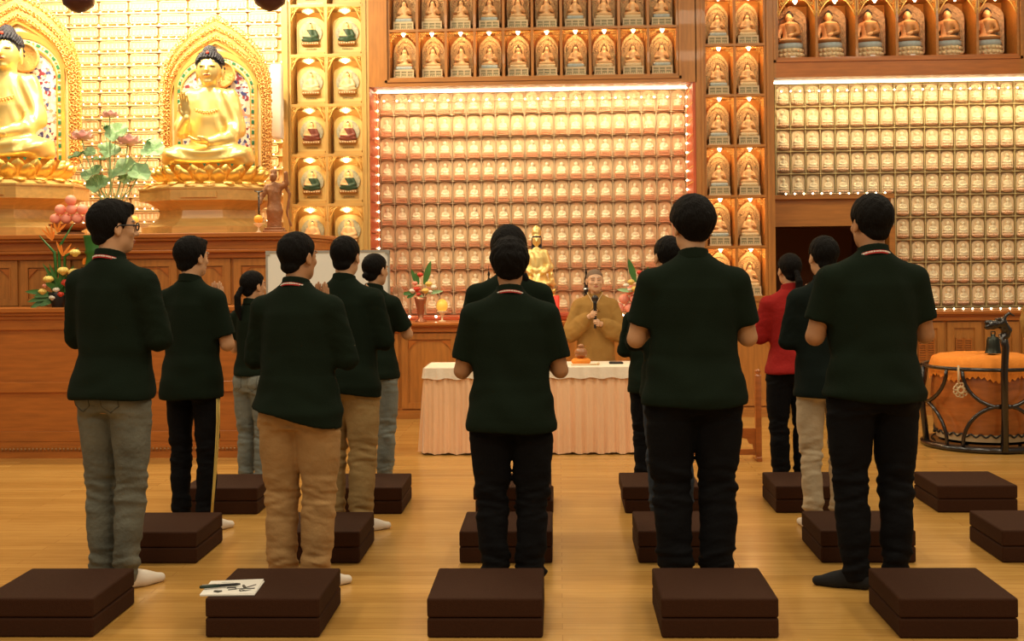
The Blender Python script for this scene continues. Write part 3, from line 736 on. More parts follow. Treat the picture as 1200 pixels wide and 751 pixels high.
# counters -------------------------------------------------------------------
def door_panel(w, h, kind='fret', m='wood'):
    b = MB(); s = .055
    b.box(0, s, -.02, 0, 0, h); b.box(w-s, w, -.02, 0, 0, h); b.box(s, w-s, -.02, 0, 0, s); b.box(s, w-s, -.02, 0, h-s, h)
    b.box(s, w-s, -.006, .002, s, h-s)
    for x in (s, w-s-.008): b.box(x, x+.008, -.026, -.01, s, h-s)
    return b, s
def counter(name, label, x0, x1, y0, depth, h, nd, kind='fret', base=.08, cor=.09, m='wood'):
    t = thing(name, label, 'cabinet', (x0, y0, 0)); L = x1-x0
    b = MB(); b.box(0, L, .02, depth, base, h-cor, 1); b.box(-.0, L, -.01, depth, 0, base*.6); b.box(0, L, .005, depth, base*.6, base)
    b.build('carcass', [M[m], M[m+'v'] if m+'v' in M else M[m]], t)
    c = MB(); c.box(0, L, -.06, depth, h-.028, h); c.box(0, L, -.045, depth, h-.042, h-.028); c.box(0, L, -.015, depth, h-cor, h-.042)
    c.build('worktop', M['woodd'], t, bevel=.004)
    w = L/nd; dh = h-cor-base-.03
    for i in range(nd):
        d, s = door_panel(w-.03, dh)
        o = d.build('door', M['woodv'], t); o.location = (i*w+.015, .018, base+.015)
        if kind == 'fret':
            k = MB()
            for sx, xx in ((1, s+.01), (-1, w-.03-s-.01)):
                k.prism([(xx, dh-s-.01), (xx+sx*.0, dh-s-.10), (xx+sx*.03, dh-s-.06), (xx+sx*.045, dh-s-.045), (xx+sx*.09, dh-s-.01)][::(1 if sx > 0 else -1)][::-1], -.016, -.004)
            k.box(s+.01, w-.03-s-.01, -.012, -.004, dh-s-.014, dh-s-.008); c2 = k.build('corner_carving', M['woodd'], o)
        elif kind == 'louvre':
            k = MB()
            for u in range(2):
                a0 = s+.03+u*(w-.03-2*s-.05)/2; a1 = a0+(w-.03-2*s-.05)/2-.02
                for q in range(9): z = dh*.55+q*.022; k.box(a0, a1, -.02, -.004, z, z+.012)
                k.box(a0-.008, a0, -.022, -.002, dh*.55-.01, dh*.55+.2); k.box(a1, a1+.008, -.022, -.002, dh*.55-.01, dh*.55+.2)
            k.build('louvre', M['woodd'], o)
    return t
CZ = .905
counter('altar_counter', 'long carved wooden altar counter below the centre figurine wall', X0l, X0r-.005, YF-.12, .82, CZ, 7)
o = counter('column_base_cabinet', 'wooden base cabinet under the right column of statue niches', X0r, X1r, YF-.12, .55, .895, 1, base=.09)
k = MB()
for s in (0,1): k.tube([(.12+.05*math.cos(a), -.03, .55-.1*s+.04*math.sin(a)) for a in [i*PI/6 for i in range(9)]], .008, 6)
k.build('carved_scroll', M['carve'], o)
counter('wall_counter', 'wooden counter with louvred doors below the right figurine wall', XD+.06, ox1+1.0, YF-.05, .65, ZR0-.01, 6, 'louvre')
light_string('row of tiny lights on the ledge below the right figurine grid', [(XD+.16+k*.086, YF+.02, ZR0+.006) for k in range(24)])
light_string('row of tiny lights on the altar counter below the centre figurine grid', [(XL+.05+k*.262, YF+.42, CZ+.031) for k in range(11)], r=.011)
rg = MB(); rg.box(XL+.02, XR-.02, YF+.46, YB-.005, CZ, ZB0-.008); rg.box(XL+.02, XR-.02, YF+.3, YF+.46, CZ, CZ+.018); tag(rg.build('altar_step', M['red']), 'low red step along the back of the altar counter', 'shelf')

# left bay: tile wall -----------------------------------------------------------
YT = 11.75; TX1 = X0l-.005; tw, th_ = .2945, .1285
wl = MB(); wl.box(-7, TX1, YT+.03, YT+.1, 0, 4.7)
zt0 = PZ(140,262,YT)
for j in range(-3, 19):
    z = zt0+j*th_
    wl.box(-5.3, TX1, YT-.018, YT+.03, z-.006, z+.006, 1)
    for i in range(12):
        x1 = PX(331.5,100,YT)-.05-i*tw; x0 = x1-tw+.022; x0, x1 = x0, x1
        a0, a1, b0, b1 = x0, x1, z+.028, z+th_-.014
        wl.box(a0, a1, YT-.002, YT+.03, b0, b1, 0)
        for q in ((a0, a1, b0, b0+.009), (a0, a1, b1-.009, b1), (a0, a0+.009, b0, b1), (a1-.009, a1, b0, b1)): wl.box(q[0], q[1], YT-.012, YT, q[2], q[3], 1)
        for q in range(6):
            xx = a0+.036+q*(a1-a0-.072)/5
            wl.lathe([(.016,b0+.014),(.012,b0+.024),(.008,b0+.043),(.0095,b0+.052),(.003,b0+.062)], (xx, YT-.002, 0), 6, 2, caps=False)
o = wl.build('wall_left_tiles', [M['tilep'], M['tilef'], M['slabr']]); struct(o); o.name = 'wall_left'
b = MB()
for j in range(-3, 19):
    z = zt0+j*th_
    for i in range(40):
        x = TX1-.04-i*.0855
        if x < -5.2: break
        b.sphere((x+.01*math.sin(j*3.1+i), YT-.03, z+.012), .0062, n=6)
tag(b.build('string_lights', M['bulbs']), 'rows of tiny warm lights between the tiles behind the big Buddhas', 'lights', kind='stuff')
# dais ----------------------------------------------------------------------------
YD, YU = 9.2, 9.55; ZL = PZ(60,360.5,YD); ZU = PZ(160,274,YU)
XE = PX(300,420,YD); XU = PX(337,275,YU)
t = thing('altar_dais', 'broad lower wooden dais step with plain panels at the left', 'dais', (-6, YD, 0)); L = XE+6
b = MB(); b.box(0, L, .03, 2.07, .1, ZL-.09); b.build('body', M['woodd'], t)
b = MB()
w_ = 1.02; n_ = int(L/w_)+1
for i in range(n_+1):
    x = min(L-.1, L-.1-i*w_)
    if x < 0: break
    b.box(x, x+.1, .01, .05, .12, ZL-.11)
b.box(0, L, .008, .05, .12, .20); b.box(0, L, .008, .05, .50, .58); b.box(0, L, .008, .05, ZL-.17, ZL-.08)
b.build('panel_frame', M['woodd'], t, bevel=.004)
b = MB(); b.box(0, L+.02, -.05, 2.07, ZL-.035, ZL); b.box(0, L+.01, -.03, 2.07, ZL-.06, ZL-.035); b.box(0, L+.005, -.01, 2.07, ZL-.09, ZL-.06); b.build('ledge', M['woodd'], t, bevel=.005)
b = MB(); b.box(0, L+.03, -.035, 1, 0, .05); b.box(0, L+.02, -.02, 1, .05, .09); b.box(0, L+.01, 0, 1, .09, .12)
for k in range(int(L/.03)): b.sphere((k*.03+.01, -.036, .07), .011, 1, 6)
b.build('plinth_moulding', [M['woodd'], M['browl']], t)
t = thing('altar_cabinet', 'upper wooden cabinet tier with carved corner doors carrying the big Buddhas', 'cabinet', (-6, YU, ZL)); L = XU+6; h = ZU-ZL
b = MB(); b.box(0, L, .03, 1.88, 0, h-.02); b.build('carcass', M['woodv'], t)
b = MB(); b.box(0, L+.06, -.09, 1.9, h-.035, h); b.box(0, L+.04, -.07, 1.9, h-.06, h-.035); b.box(0, L+.03, -.03, 1.9, h-.13, h-.06); b.box(0, L+.03, -.05, 1.9, h-.155, h-.13); b.box(0, L+.02, -.01, 1.9, h-.2, h-.155)
b.build('cornice', M['woodd'], t, bevel=.006)
wd = .43; k = 0
dh = h-.2
while True:
    x = L-.02-(k+1)*wd
    if x < 0: break
    d, s = door_panel(wd-.025, dh-.01); o = d.build('door', M['woodv'], t); o.location = (x+.012, .028, .004)
    kk = MB()
    for sx, xx in ((1, s+.012), (-1, wd-.025-s-.012)):
        zt = dh-.01-s-.01
        kk.prism([(xx, zt), (xx, zt-.075), (xx+sx*.02, zt-.05), (xx+sx*.035, zt-.035), (xx+sx*.05, zt-.02), (xx+sx*.075, zt)][::(-1 if sx > 0 else 1)], -.018, -.004)
    kk.box(s+.012, wd-.025-s-.012, -.012, -.004, dh-.01-s-.016, dh-.01-s-.009); kk.build('corner_carving', M['woodd'], o); k += 1
# ------------------------------------------------------------------ big gilt Buddhas
def big_body(p):
    d = ell(p, (0,-.06,.075), (.36,.22,.085))
    for s in (-1,1): d = smin(d, ell(p, (s*.25,-.10,.075), (.145,.16,.078)), .05)
    d = smin(d, chain(p, [(-.12,-.20,.075),(.14,-.24,.08)], [.05,.045]), .04)
    d = smin(d, prof(p, [(.05,.20,.13,0),(.2,.165,.12,0),(.35,.185,.12,0),(.46,.20,.105,.01),(.52,.15,.08,.01),(.56,.08,.06,.01)]), .05)
    for s in (-1,1):
        d = smin(d, cone(p, (s*.165,.01,.475), (s*.235,-.01,.28), .075, .07), .04)
    d = smin(d, chain(p, [(-.235,-.01,.28),(-.21,-.13,.27),(-.15,-.22,.33)], [.065,.045,.032]), .03)   # raised hand's arm
    d = smin(d, chain(p, [(.235,-.01,.28),(.20,-.14,.20),(.05,-.25,.165)], [.07,.055,.035]), .03)
    arcs = np.sin(62*np.sqrt((np.abs(p[:,0])-.02)**2*.5+(p[:,2]-.22)**2*2.2))*.0065*np.clip((.19-p[:,2])*14, 0, 1)
    dg = np.sin(70*(p[:,0]*.95+(p[:,2]-.3)*.55+.25*(p[:,0]-.1)**2))*.0055*np.clip((p[:,0]-.04)*14, 0, 1)*np.clip((p[:,2]-.18)*14, 0, 1)
    dr = np.sin(85*(p[:,2]-p[:,0]*.7))*.003*np.clip((-.13-p[:,0])*20, 0, 1)*np.clip((p[:,2]-.18)*14, 0, 1)
    d = d+arcs+dg+dr
    return d
def hand_local(p, w, f, u, n, L=.18, curl=0.15, spread=.0, thumb=1.0, th_side=1):
    """w wrist, f finger direction, u towards the thumb, n palm normal; sizes for a hand of length L"""
    f = Vector(f).normalized(); u = Vector(u); u = (u-f*u.dot(f)).normalized(); n = Vector(n); n = (n-f*n.dot(f)-u*n.dot(u)).normalized(); w = Vector(w); k = L/.18
    d = None
    R = np.array([u, f, n], dtype=np.float32); q = (p-V3(*w)) @ R.T/k        # columns u,f,n
    d = ell(q, (0,.05,0), (.041,.056,.0145)); d = smin(d, cone(q, (0,-.02,0), (0,.02,0), .026, .022), .012)
    for i, (bx, ln, r) in enumerate(((.029,.073,.0083),(.0095,.081,.0086),(-.010,.076,.0082),(-.0285,.060,.0075))):
        a = curl*(1+.12*i); x = bx; y = .092-.004*abs(i-1.2); z = 0; pts = [(x, y, z)]; an = 0
        for seg in (.45,.31,.24):
            an += a; y += ln*seg*math.cos(an); z += ln*seg*math.sin(an); x += spread*(bx)*seg; pts.append((x, y, z))
        d = smin(d, chain(q, pts, [r*1.08, r, r*.95, r*.8]), .005)
    tp = [(.026,.018,.004), (.046,.045,.012), (.047,.07,.014+.01*curl), (.040,.092,.016+.03*curl)]
    if thumb < 1: tp = [(.026,.018,.004),(.040,.045,.016),(.034,.072,.024),(.022,.09,.028)]
    d = smin(d, chain(q, tp, [.0135,.0115,.0098,.008]), .008)
    return d*k
def big_hands(p):
    a = hand_local(p, (-.15,-.215,.335), (-.08,-.25,.95), (-.9,0,.1), (0,-1,-.1), .19, .12)
    b = hand_local(p, (.05,-.25,.165), (-1,-.1,.02), (0,-.9,.2), (0,.2,1), .19, .2)
    return np.minimum(a, b)
def head_gold(p):
    d = ell(p, (0,.01,.70), (.088,.10,.105)); d = smin(d, ell(p, (0,-.02,.665), (.078,.08,.10)), .03)
    d = smin(d, cone(p, (0,.015,.54), (0,.01,.62), .062, .058), .02)
    d = smin(d, cone(p, (0,-.098,.705), (0,-.118,.668), .009, .014), .014); d = smin(d, ell(p, (0,-.094,.637), (.027,.012,.007)), .008)
    for s in (-1,1):
        d = smin(d, ell(p, (s*.036,-.088,.706), (.024,.012,.009)), .008); d = smax(d, -ell(p, (s*.036,-.112,.690), (.024,.012,.005)), .006)
        d = smin(d, ell(p, (s*.094,.01,.665), (.010,.022,.058)), .01)
    d = smin(d, ell(p, (0,-.07,.592), (.03,.02,.016)), .015)
    return d
def head_gold_mat(c):
    m = np.zeros(len(c))
    for s in (-1,1): m[(np.abs(c[:,0]-s*.036) < .022) & (np.abs(c[:,2]-.697-(.0)) < .0028) & (c[:,1] < -.06)] = 1
    for s in (-1,1): m[(np.abs(c[:,0]-s*.036) < .026) & (np.abs(c[:,2]-(.738-((c[:,0]-s*.036)**2)*9)) < .0028) & (c[:,1] < -.05)] = 1
    m[(np.abs(c[:,0]) < .022) & (np.abs(c[:,2]-.637) < .006) & (c[:,1] < -.085)] = 2
    return m
def curls(cx, cz, rx, rz, cond):
    b = MB(); n = 0
    for i in range(16):
        ph = PI/2*i/15.5; m = max(1, int(30*math.cos(ph)))
        for k in range(m):
            a = 2*PI*(k+.5*(i%2))/m; x = rx*math.cos(ph)*math.cos(a); y = rx*1.08*math.cos(ph)*math.sin(a); z = rz*math.sin(ph)
            if cond(x, y, cz+z): b.sphere((cx+x, .012+y, cz+z), .0098, n=6)
    return b
def petal_ring(b, n, r, z, h, out, w, mi=0, tip=.5, rot=0, thick=.6, down=False):
    for k in range(n):
        a = 2*PI*(k+rot)/n; vs = []; fs = []
        NU, NV = 5, 5
        for i in range(NU+1):
            u = i/NU; rr = r+out*math.sin(u*PI*.55); zz = z+h*u*(-1 if down else 1)
            ww = w*math.sin(PI*(.22+.78*u)**1.0*.98)**.6 if u < 1 else w*.08
            for j in range(NV+1):
                v = j/NV*2-1; bul = (1-v*v)*thick*w
                x = rr+bul; y = v*ww
                vs.append((x*math.cos(a)-y*math.sin(a), x*math.sin(a)+y*math.cos(a), zz))
        for i in range(NU):
            for j in range(NV):
                q = i*(NV+1)+j; fs.append((q, q+1, q+NV+2, q+NV+1))
        b.add(vs, fs, mi, True)
def big_buddha(label, x, y, z, S, label_m=None):
    t = thing('gilded_buddha_statue', label, 'statue', (x,y,z), .06)
    sc = (S,S,S)
    pz = .47; cen = .0
    # octagonal stepped pedestal
    b = MB(); O = dict(n=8, rot=PI/8, smooth=False, sy=.8)
    for r0, z0, r1, z1, mi in ((.60,0,.60,.07,0),(.56,.07,.47,.14,0),(.46,.14,.44,.21,0),(.44,.21,.47,.24,0),(.48,.24,.56,.29,0),(.62,.29,.62,.385,0),(.63,.385,.63,.40,1),(.60,.40,.54,.43,1)):
        b.lathe([(r0*S,z0*S),(r1*S,z1*S)], mi=mi, **O)
    for q in range(8):                                   # raised plaques on the upper faces
        a = q*PI/4-PI/2
        k = MB(); k.box(-.15*S,.15*S,-.012*S,.012*S,-.026*S,.026*S,1); b.merge(k, Matrix.Translation((.575*S*math.cos(a)*1.0, .575*S*.8*math.sin(a), .338*S)) @ Matrix.Rotation(a+PI/2, 4, 'Z')) if q in (0,) else None
    b.build('pedestal', [M['woodp'], M['woodpv']], t)
    b = MB(); b.lathe([(.40*S,.43*S),(.44*S,.45*S),(.40*S,.58*S),(.42*S,.60*S)], n=32, sy=.8)
    lb = MB(); petal_ring(lb, 20, .40*S, .45*S, .11*S, .085*S, .062*S); petal_ring(lb, 20, .395*S, .48*S, .115*S, .05*S, .06*S, rot=.5); petal_ring(lb, 20, .50*S, .452*S, .03*S, .05*S, .05*S, rot=.5, down=True)
    b.merge(lb, Matrix.Diagonal((1,.82,1,1)))
    for k in range(24):
        a = 2*PI*(k+.25)/24; kk = MB(); kk.add([(-.016*S,0,.604*S),(.016*S,0,.604*S),(0,0,.578*S)], [(0,2,1)], 1); b.merge(kk, Matrix.Translation((.447*S*math.cos(a), .365*S*math.sin(a), 0)) @ Matrix.Rotation(a+PI/2, 4, 'Z'))
    b.build('lotus_throne', [M['gold'], M['statgreen']], t)
    zo = .585*S
    sb_ = (S*1.02, S, S*1.28); sh_ = (S*1.2,)*3; dz = .044*S
    o = fmesh(big_body, (-.45,-.36,-.03), (.45,.2,.6), .0085, 'body', M['goldp'], t, sb_); o.location = (0,0,zo)
    o = fmesh(big_hands, (-.32,-.42,.08), (.3,-.1,.6), .0055, 'hands', M['goldp'], t, sb_); o.location = (0,0,zo)
    o = fmesh(head_gold, (-.13,-.15,.48), (.13,.14,.83), .0048, 'head', [M['goldp'], M['dark'], M['lip']], t, sh_, mfun=head_gold_mat); o.location = (0,0,zo+dz)
    hb = MB(); hb.merge(curls(0,.735,.098,.088, lambda x, y, z: y > -.07-(z-.75)*.6 or z > .765)); hb.merge(curls(0,.80,.05,.062, lambda x,y,z: True))
    hb.lathe([(.098,.69),(.1,.735),(.09,.78),(.05,.82),(.048,.84),(.02,.862),(.001,.865)], (0,.018,0), 20, sy=1.0)
    for k in range(60):
        a = PI*k/59; hb.sphere((.099*math.cos(a), .02+.095*math.sin(a), .70-.0), .0098, n=6); hb.sphere((.097*math.cos(a), .02+.09*math.sin(a), .672), .0095, n=6)
    hb.sphere((0,-.075,.80), .012, 1, 8)
    hb.xform(Matrix.Scale(S*1.2, 4)); hb.build('hair_curls', [M['hair_blue'], M['redf']], t).location = (0,0,zo+dz)
    sw = MB()                                            # chest emblem necklace band
    sw.tube([(S*(-.10+.2*k/10), S*(-.128-.012*math.sin(PI*k/10)), S*(.40-.02*math.sin(PI*k/10))) for k in range(11)], .007*S, 6)
    for k in range(9): sw.sphere((S*(-.088+.176*k/8), S*(-.136-.008*math.sin(PI*k/8)), S*(.385-.016*math.sin(PI*k/8))), .011*S, 0, 8, sy=.5)
    sw.xform(Matrix.Diagonal((1,1,1.28,1))); sw.build('chest_ornament', M['goldo'], t).location = (0,0,zo)
    # mandorla
    my = .26*S; A = ogee(.60*S*.80, 1.27*S, 0, 22, .55)
    def R(k, dz=0): return [(px*k, dz+pz_*k) for px, pz_ in A]
    mb = MB(); z0 = .0
    mb.prism(R(1.0), .0, .05*S, 0)
    mb.band(R(.99), R(.86), -.02*S, .0, 1); mb.band(R(.85), R(.835), -.035*S, 0, 0)
    mb.prism(R(.83), -.008*S, .0, 2)
    In = [(px*.70, pz_*.86) for px, pz_ in ogee(.60*S*.80, .96*S, 0, 22, .6)]; In = [(max(-.335*S, min(.335*S, a)), b) for a, b in In]
    ZA = .72*S
    cx = [(.35*S, 0)]+[(.35*S, ZA)]+[(.35*S*math.cos(PI*k/24), ZA+.30*S*math.sin(PI*k/24)) for k in range(1,24)]+[(-.35*S,ZA),(-.35*S,0)]
    mb.prism(cx, -.02*S, -.006*S, 3)
    def RR(k): return [(a*k, b*(k+1)/2 if b < ZA+.01*S else ZA*(k+1)/2+(b-ZA)*k) for a, b in cx]
    mb.band(RR(1.06), RR(.98), -.035*S, -.01*S, 0); mb.band(RR(.98), RR(.90), -.028*S, -.01*S, 2); mb.band(RR(.90), RR(.87), -.035*S, -.01*S, 0)
    L = RR(.94)
    dn = []
    for (a0, b0), (a1, b1) in zip(L[:-1], L[1:]):
        ln = math.hypot(a1-a0, b1-b0); m = max(1, int(ln/(.045*S)))
        for q in range(m): dn.append((a0+(a1-a0)*q/m, b0+(b1-b0)*q/m, math.atan2(b1-b0, a1-a0)))
    for q, (a, b_, an) in enumerate(dn):
        k = MB(); k.box(-.017*S,.017*S,-.034*S,-.02*S,-.011*S,.011*S,4) if q % 2 else k.box(-.006*S,.006*S,-.036*S,-.02*S,-.009*S,.009*S,0)
        mb.merge(k, Matrix.Translation((a, 0, b_)) @ Matrix.Rotation(-an, 4, 'Y'))
    rnd = random.Random(11)
    full = R(1.0); seg = []
    for (a0, b0), (a1, b1) in zip(full[:-1], full[1:]):
        ln = math.hypot(a1-a0, b1-b0); m = max(1, int(ln/(.036*S)))
        for q in range(m): seg.append((a0+(a1-a0)*q/m, b0+(b1-b0)*q/m))
    for q, (a, b_) in enumerate(seg):                    # flame scrolls round the rim
        for kk in (1.0, .945, .885):
            r = .021*S*(1.1 if kk == 1.0 else .9); ph = rnd.random()*6
            mb.tube([(a*kk+r*(1-i/14)*math.cos(ph+i*.9), -.03*S-.004*i*S*.3, b_*kk+.02*S*(kk == 1.0)+r*(1-i/14)*math.sin(ph+i*.9)) for i in range(8)], .0062*S, 4, 1)
    for q in range(7):
        mb.tube([(.02*S*math.sin(q*.9), -.01*S, 1.27*S+q*.016*S) for q in range(6)], [.012*S*(1-q/7) for q in range(6)], 6, 1)
    mo = mb.build('mandorla', [M['gold'], M['goldo'], M['slabr'], M['floral'], M['statgreen']], t); mo.location = (0, my, .60*S)
    # round head halo disc
    hb = MB(); hb.lathe([(.0,.0),(.10*S,.0),(.105*S,-.01*S),(.12*S,-.01*S),(.125*S,.0)], (.06*S, my-.06*S, zo+.86*S), 28, axis='y', caps=False); hb.build('head_halo', M['goldo'], t)
    return t
YBD = 10.4; ZU_ = ZU
big_buddha('golden seated Buddha with pointed halo on octagonal pedestal, beside the white column speaker', PX(247,200,YBD), YBD, ZU_, .985)
big_buddha('larger golden seated Buddha cut by the left photo edge, on octagonal pedestal', PX(9,200,YBD), YBD, ZU_, 1.11)

# guardian statue -------------------------------------------------------------
def guardian(p):
    d = prof(p, [(0,.06,.05,0),(.05,.055,.045,0),(.14,.07,.055,0),(.22,.05,.04,0),(.30,.062,.045,0),(.36,.05,.035,0),(.38,.02,.02,0)])
    d = smin(d, ell(p, (-.005,-.005,.42), (.032,.034,.04)), .012)
    d = smin(d, ell(p, (-.005,.0,.462), (.028,.028,.026)), .01)
    d = smin(d, chain(p, [(-.06,0,.34),(-.10,-.02,.26),(-.11,-.05,.2)], [.026,.022,.015]), .015)
    d = smin(d, chain(p, [(.06,0,.34),(.105,-.01,.36),(.10,-.02,.45)], [.026,.022,.016]), .015)
    for s in (-1,1): d = smin(d, cone(p, (s*.03,0,.06), (s*.035,0,-.0), .03, .025), .01)
    d = smin(d, chain(p, [(.07,.02,.38),(.12,.03,.28),(.10,.02,.12),(.13,.02,.02)], [.014,.012,.012,.01]), .01)
    return d+nz(p, (60,60,50), 2)*.004
t = thing('guardian_statue', 'dark carved wooden guardian figure on the cabinet beside the pale column', 'statue', (PX(322,271,9.95), 9.95, ZU_))
b = MB(); b.rbox(-.085,.085,-.07,.07,0,.03,.008); b.rbox(-.075,.075,-.06,.06,.03,.05,.006); b.build('base', M['carved'], t)
o = fmesh(guardian, (-.17,-.11,-.02), (.17,.09,.51), .0065, 'figure', M['carved'], t); o.location = (0,0,.045)
b = MB(); b.tube([(-.115,-.06,0),(-.115,-.06,.30)], .007, 6); b.tube([(-.15,-.06,.30),(-.115,-.06,.29),(-.08,-.06,.30)], .006, 6); b.build('staff', M['blackw'], t).location = (0,0,.05)

# fruit ------------------------------------------------------------------------
def peachm(key, r, nm):
    b = MB(); b.sphere((0,0,r*.95), r, n=14, sz=.95); b.tube([(0,0,r*1.8),(0,0,r*1.98)], [r*.08, r*.03], 5); return b.build(nm, M[key])
def pile(cx, cy, z, r, key, nm, where, group, rows=(3,2,1), cat='fruit'):
    first = None; hh = 0
    for k, n in enumerate(rows):
        for i in range(n):
            lab = '%s, %s, %s from left' % (where, ('bottom row','middle row','top of the pile')[k], ORD[i+1]) if n > 1 else '%s, topmost of its pile' % where
            loc = (cx+(i-(n-1)/2)*2.02*r, cy-.01*k, z+k*1.68*r)
            if first is None: first = peachm(key, r, nm); o = first
            else: o = first.copy(); COL.objects.link(o)
            o.location = loc; tag(o, lab, cat, group)
def dish(x, y, z, r, h, label, key='vase'):
    b = MB(); b.lathe([(r*.5,0),(r*.55,h*.1),(r*.15,h*.3),(r*.15,h*.6),(r,h*.95),(r*1.02,h),(r*.95,h)], n=20); o = b.build('offering_dish', M[key]); o.location = (x,y,z); tag(o, label, 'dish'); return o
zf = PZ(82,262.5,9.85)
b = MB(); b.lathe([(.10,0),(.11,.02),(.06,.04),(.06,zf-ZU_-.07),(.17,zf-ZU_-.015),(.175,zf-ZU_)], n=20); o = b.build('offering_stand', M['carved']); o.location = (PX(83,262,9.85), 9.85, ZU_); tag(o, 'round wooden stand under the pink fruit pyramid between the big Buddhas', 'stand')
pile(PX(86,262,9.85), 9.82, zf, .045, 'peach', 'peach', 'pink round fruit in the pyramid between the big Buddhas', 'pink fruits in the pyramid', (4,3,1))
for px, key, lab, yy in ((303,'orangeb','single orange on a glass cup beside the dark guardian statue',9.75), (157,'yellowball','pale yellow ball beside the glasses of the leftmost man',9.75)):
    x = PX(px,257,yy); zc = PZ(px,257 if px > 200 else 258,yy); r = .038
    d = dish(x, yy, ZU_, .04, zc-r*.95-ZU_+.004, 'small glass cup holding the %s' % ('orange next to the guardian statue' if px > 200 else 'yellow ball near the leftmost man'), 'slabr')
    o = peachm(key, r, 'orange' if px > 200 else 'candle_ball'); o.location = (x, yy, zc-r*.95); tag(o, lab, 'fruit' if px > 200 else 'candle')

# plants -------------------------------------------------------------------------
def leafm(b, base, tip, w, mi=0, droop=.0, n=7, seed=0, fold=.25):
    """blade from base to tip"""
    base = Vector(base); tip = Vector(tip); ax = tip-base; L = ax.length; side = ax.cross(Vector((0,-1,.2)));
    if side.length < 1e-4: side = Vector((1,0,0))
    side.normalize(); nor = side.cross(ax).normalized(); vs = []; fs = []
    for i in range(n+1):
        u = i/n; c = base+ax*u+Vector((0,0,-droop*u*u))+Vector((0,0,droop*.5*math.sin(PI*u))); ww = w*math.sin(PI*min(1, .08+u*.92))**.8
        vs += [tuple(c-side*ww+nor*ww*fold), tuple(c), tuple(c+side*ww+nor*ww*fold)]
    for i in range(n):
        for j in range(2): q = i*3+j; fs.append((q, q+1, q+4, q+3))
    k = len(vs); th = nor*.0015
    vs2 = [tuple(Vector(v)-th) for v in vs]
    b.add(vs, fs, mi, True); b.add(vs2, [f[::-1] for f in fs], mi, True)
def lotus_leaf(c, r, tilt, az, seed):
    rnd = random.Random(seed); b = MB(); N = 28; vs = [(0,0,-.12*r)]
    for q, k in ((.35,-.05),(.7,.06),(1.0,.12)):
        for i in range(N):
            a = 2*PI*i/N; rr = r*q*(1+.08*math.sin(3*a+seed)+.05*math.sin(7*a+2*seed)); notch = .75 if abs(a-PI) < .15 else 1
            vs.append((rr*math.cos(a)*notch, rr*math.sin(a)*notch, r*(k+.10*q*math.sin(5*a+seed))))
    fs = [(0, 1+i, 1+(i+1)%N) for i in range(N)]
    for l in range(2):
        for i in range(N): fs.append((1+l*N+i, 1+(l+1)*N+i, 1+(l+1)*N+(i+1)%N, 1+l*N+(i+1)%N))
    b.add(vs, fs, 0, True); b.add([(x,y,z-.004) for x,y,z in vs], [f[::-1] for f in fs], 0, True)
    b.xform(Matrix.Translation(c) @ Matrix.Rotation(az, 4, 'Z') @ Matrix.Rotation(tilt, 4, 'X')); return b
def lotus_flower(c, r, op=1.0):
    b = MB()
    for ring, (n, el, ln) in enumerate(((8,.35,1.0),(8,.75,.95),(6,1.15,.8))):
        for k in range(n):
            a = 2*PI*(k+.5*ring)/n; e = el*op+.1*math.sin(k*2.3); d = Vector((math.cos(a)*math.cos(e), math.sin(a)*math.cos(e), math.sin(e)))
            base = Vector(c)+d*r*.08; tip = Vector(c)+d*r*ln; side = Vector((-math.sin(a), math.cos(a), 0)); nor = d.cross(side)
            vs = []; fs = []
            for i in range(6):
                u = i/5; p = base+(tip-base)*u+nor*(-.18*r*math.sin(PI*u)); ww = r*.33*math.sin(PI*(.1+.9*u))**.7 if i < 5 else .002
                vs += [tuple(p-side*ww), tuple(p+nor*-.05*r), tuple(p+side*ww)]
            for i in range(5):
                for j in range(2): q = i*3+j; fs.append((q, q+1, q+4, q+3))
            b.add(vs, fs, 1 if ring == 2 and k % 2 else 0, True)
    b.sphere(c, r*.14, 2, 8); return b
YLA = 9.95; lx, _ = P(131,262,YLA); t = thing('lotus_arrangement', 'tall arrangement of pink lotus flowers and round leaves between the big Buddhas', 'flower arrangement', (lx, YLA, ZU_))
b = MB(); b.lathe([(.07,0),(.09,.03),(.11,.12),(.09,.2),(.10,.23),(.08,.23)], n=20); b.build('vase', M['slabr'], t)
def rel_(x, y, dy=0): X_, Z_ = P(x, y, YLA); return Vector((X_-lx, dy, Z_-ZU_))
for i, (x, y, r, op) in enumerate(((150,163,.125,.75),(98,158,.115,.8),(133,132,.085,.6),(98,160,.001,1))[:3]):
    c = rel_(x, y+5, -.04*i); lotus_flower(c, r, op).build('lotus_flower', [M['pink'], M['whitef'], M['yellow']], t)
    s = MB(); s.tube([(0,0,.2),(c.x*.4, c.y*.5, c.z*.5),(c.x*.85, c.y, c.z*.82), tuple(c)], .005, 6); s.build('stem', M['greenp'], t)
for i, (x, y, r, tl) in enumerate(((137,155,.10,.9),(128,176,.09,.8),(144,197,.12,.85),(178,174,.10,.9),(165,202,.095,.9),(108,203,.10,.7),(113,215,.10,.8),(146,208,.08,.7),(92,182,.07,.5),(106,178,.05,1.0),(116,186,.06,.3),(172,163,.04,.4),(125,148,.035,.3))):
    c = rel_(x, y, -.03+.02*(i % 4)); lotus_leaf(c, r, tl, .5*math.sin(i*2.1), i).build('lotus_leaf', M['green'] if i in (8,12,10) else M['greenp'], t)
    s = MB(); s.tube([(.01*(i-6),0,.2),(c.x*.5, c.y*.5, c.z*.55), tuple(c)], .004, 5); s.build('stem', M['greenp'], t)

def bouquet(name, label, base, y, items, pot, S=1.0):
    pass
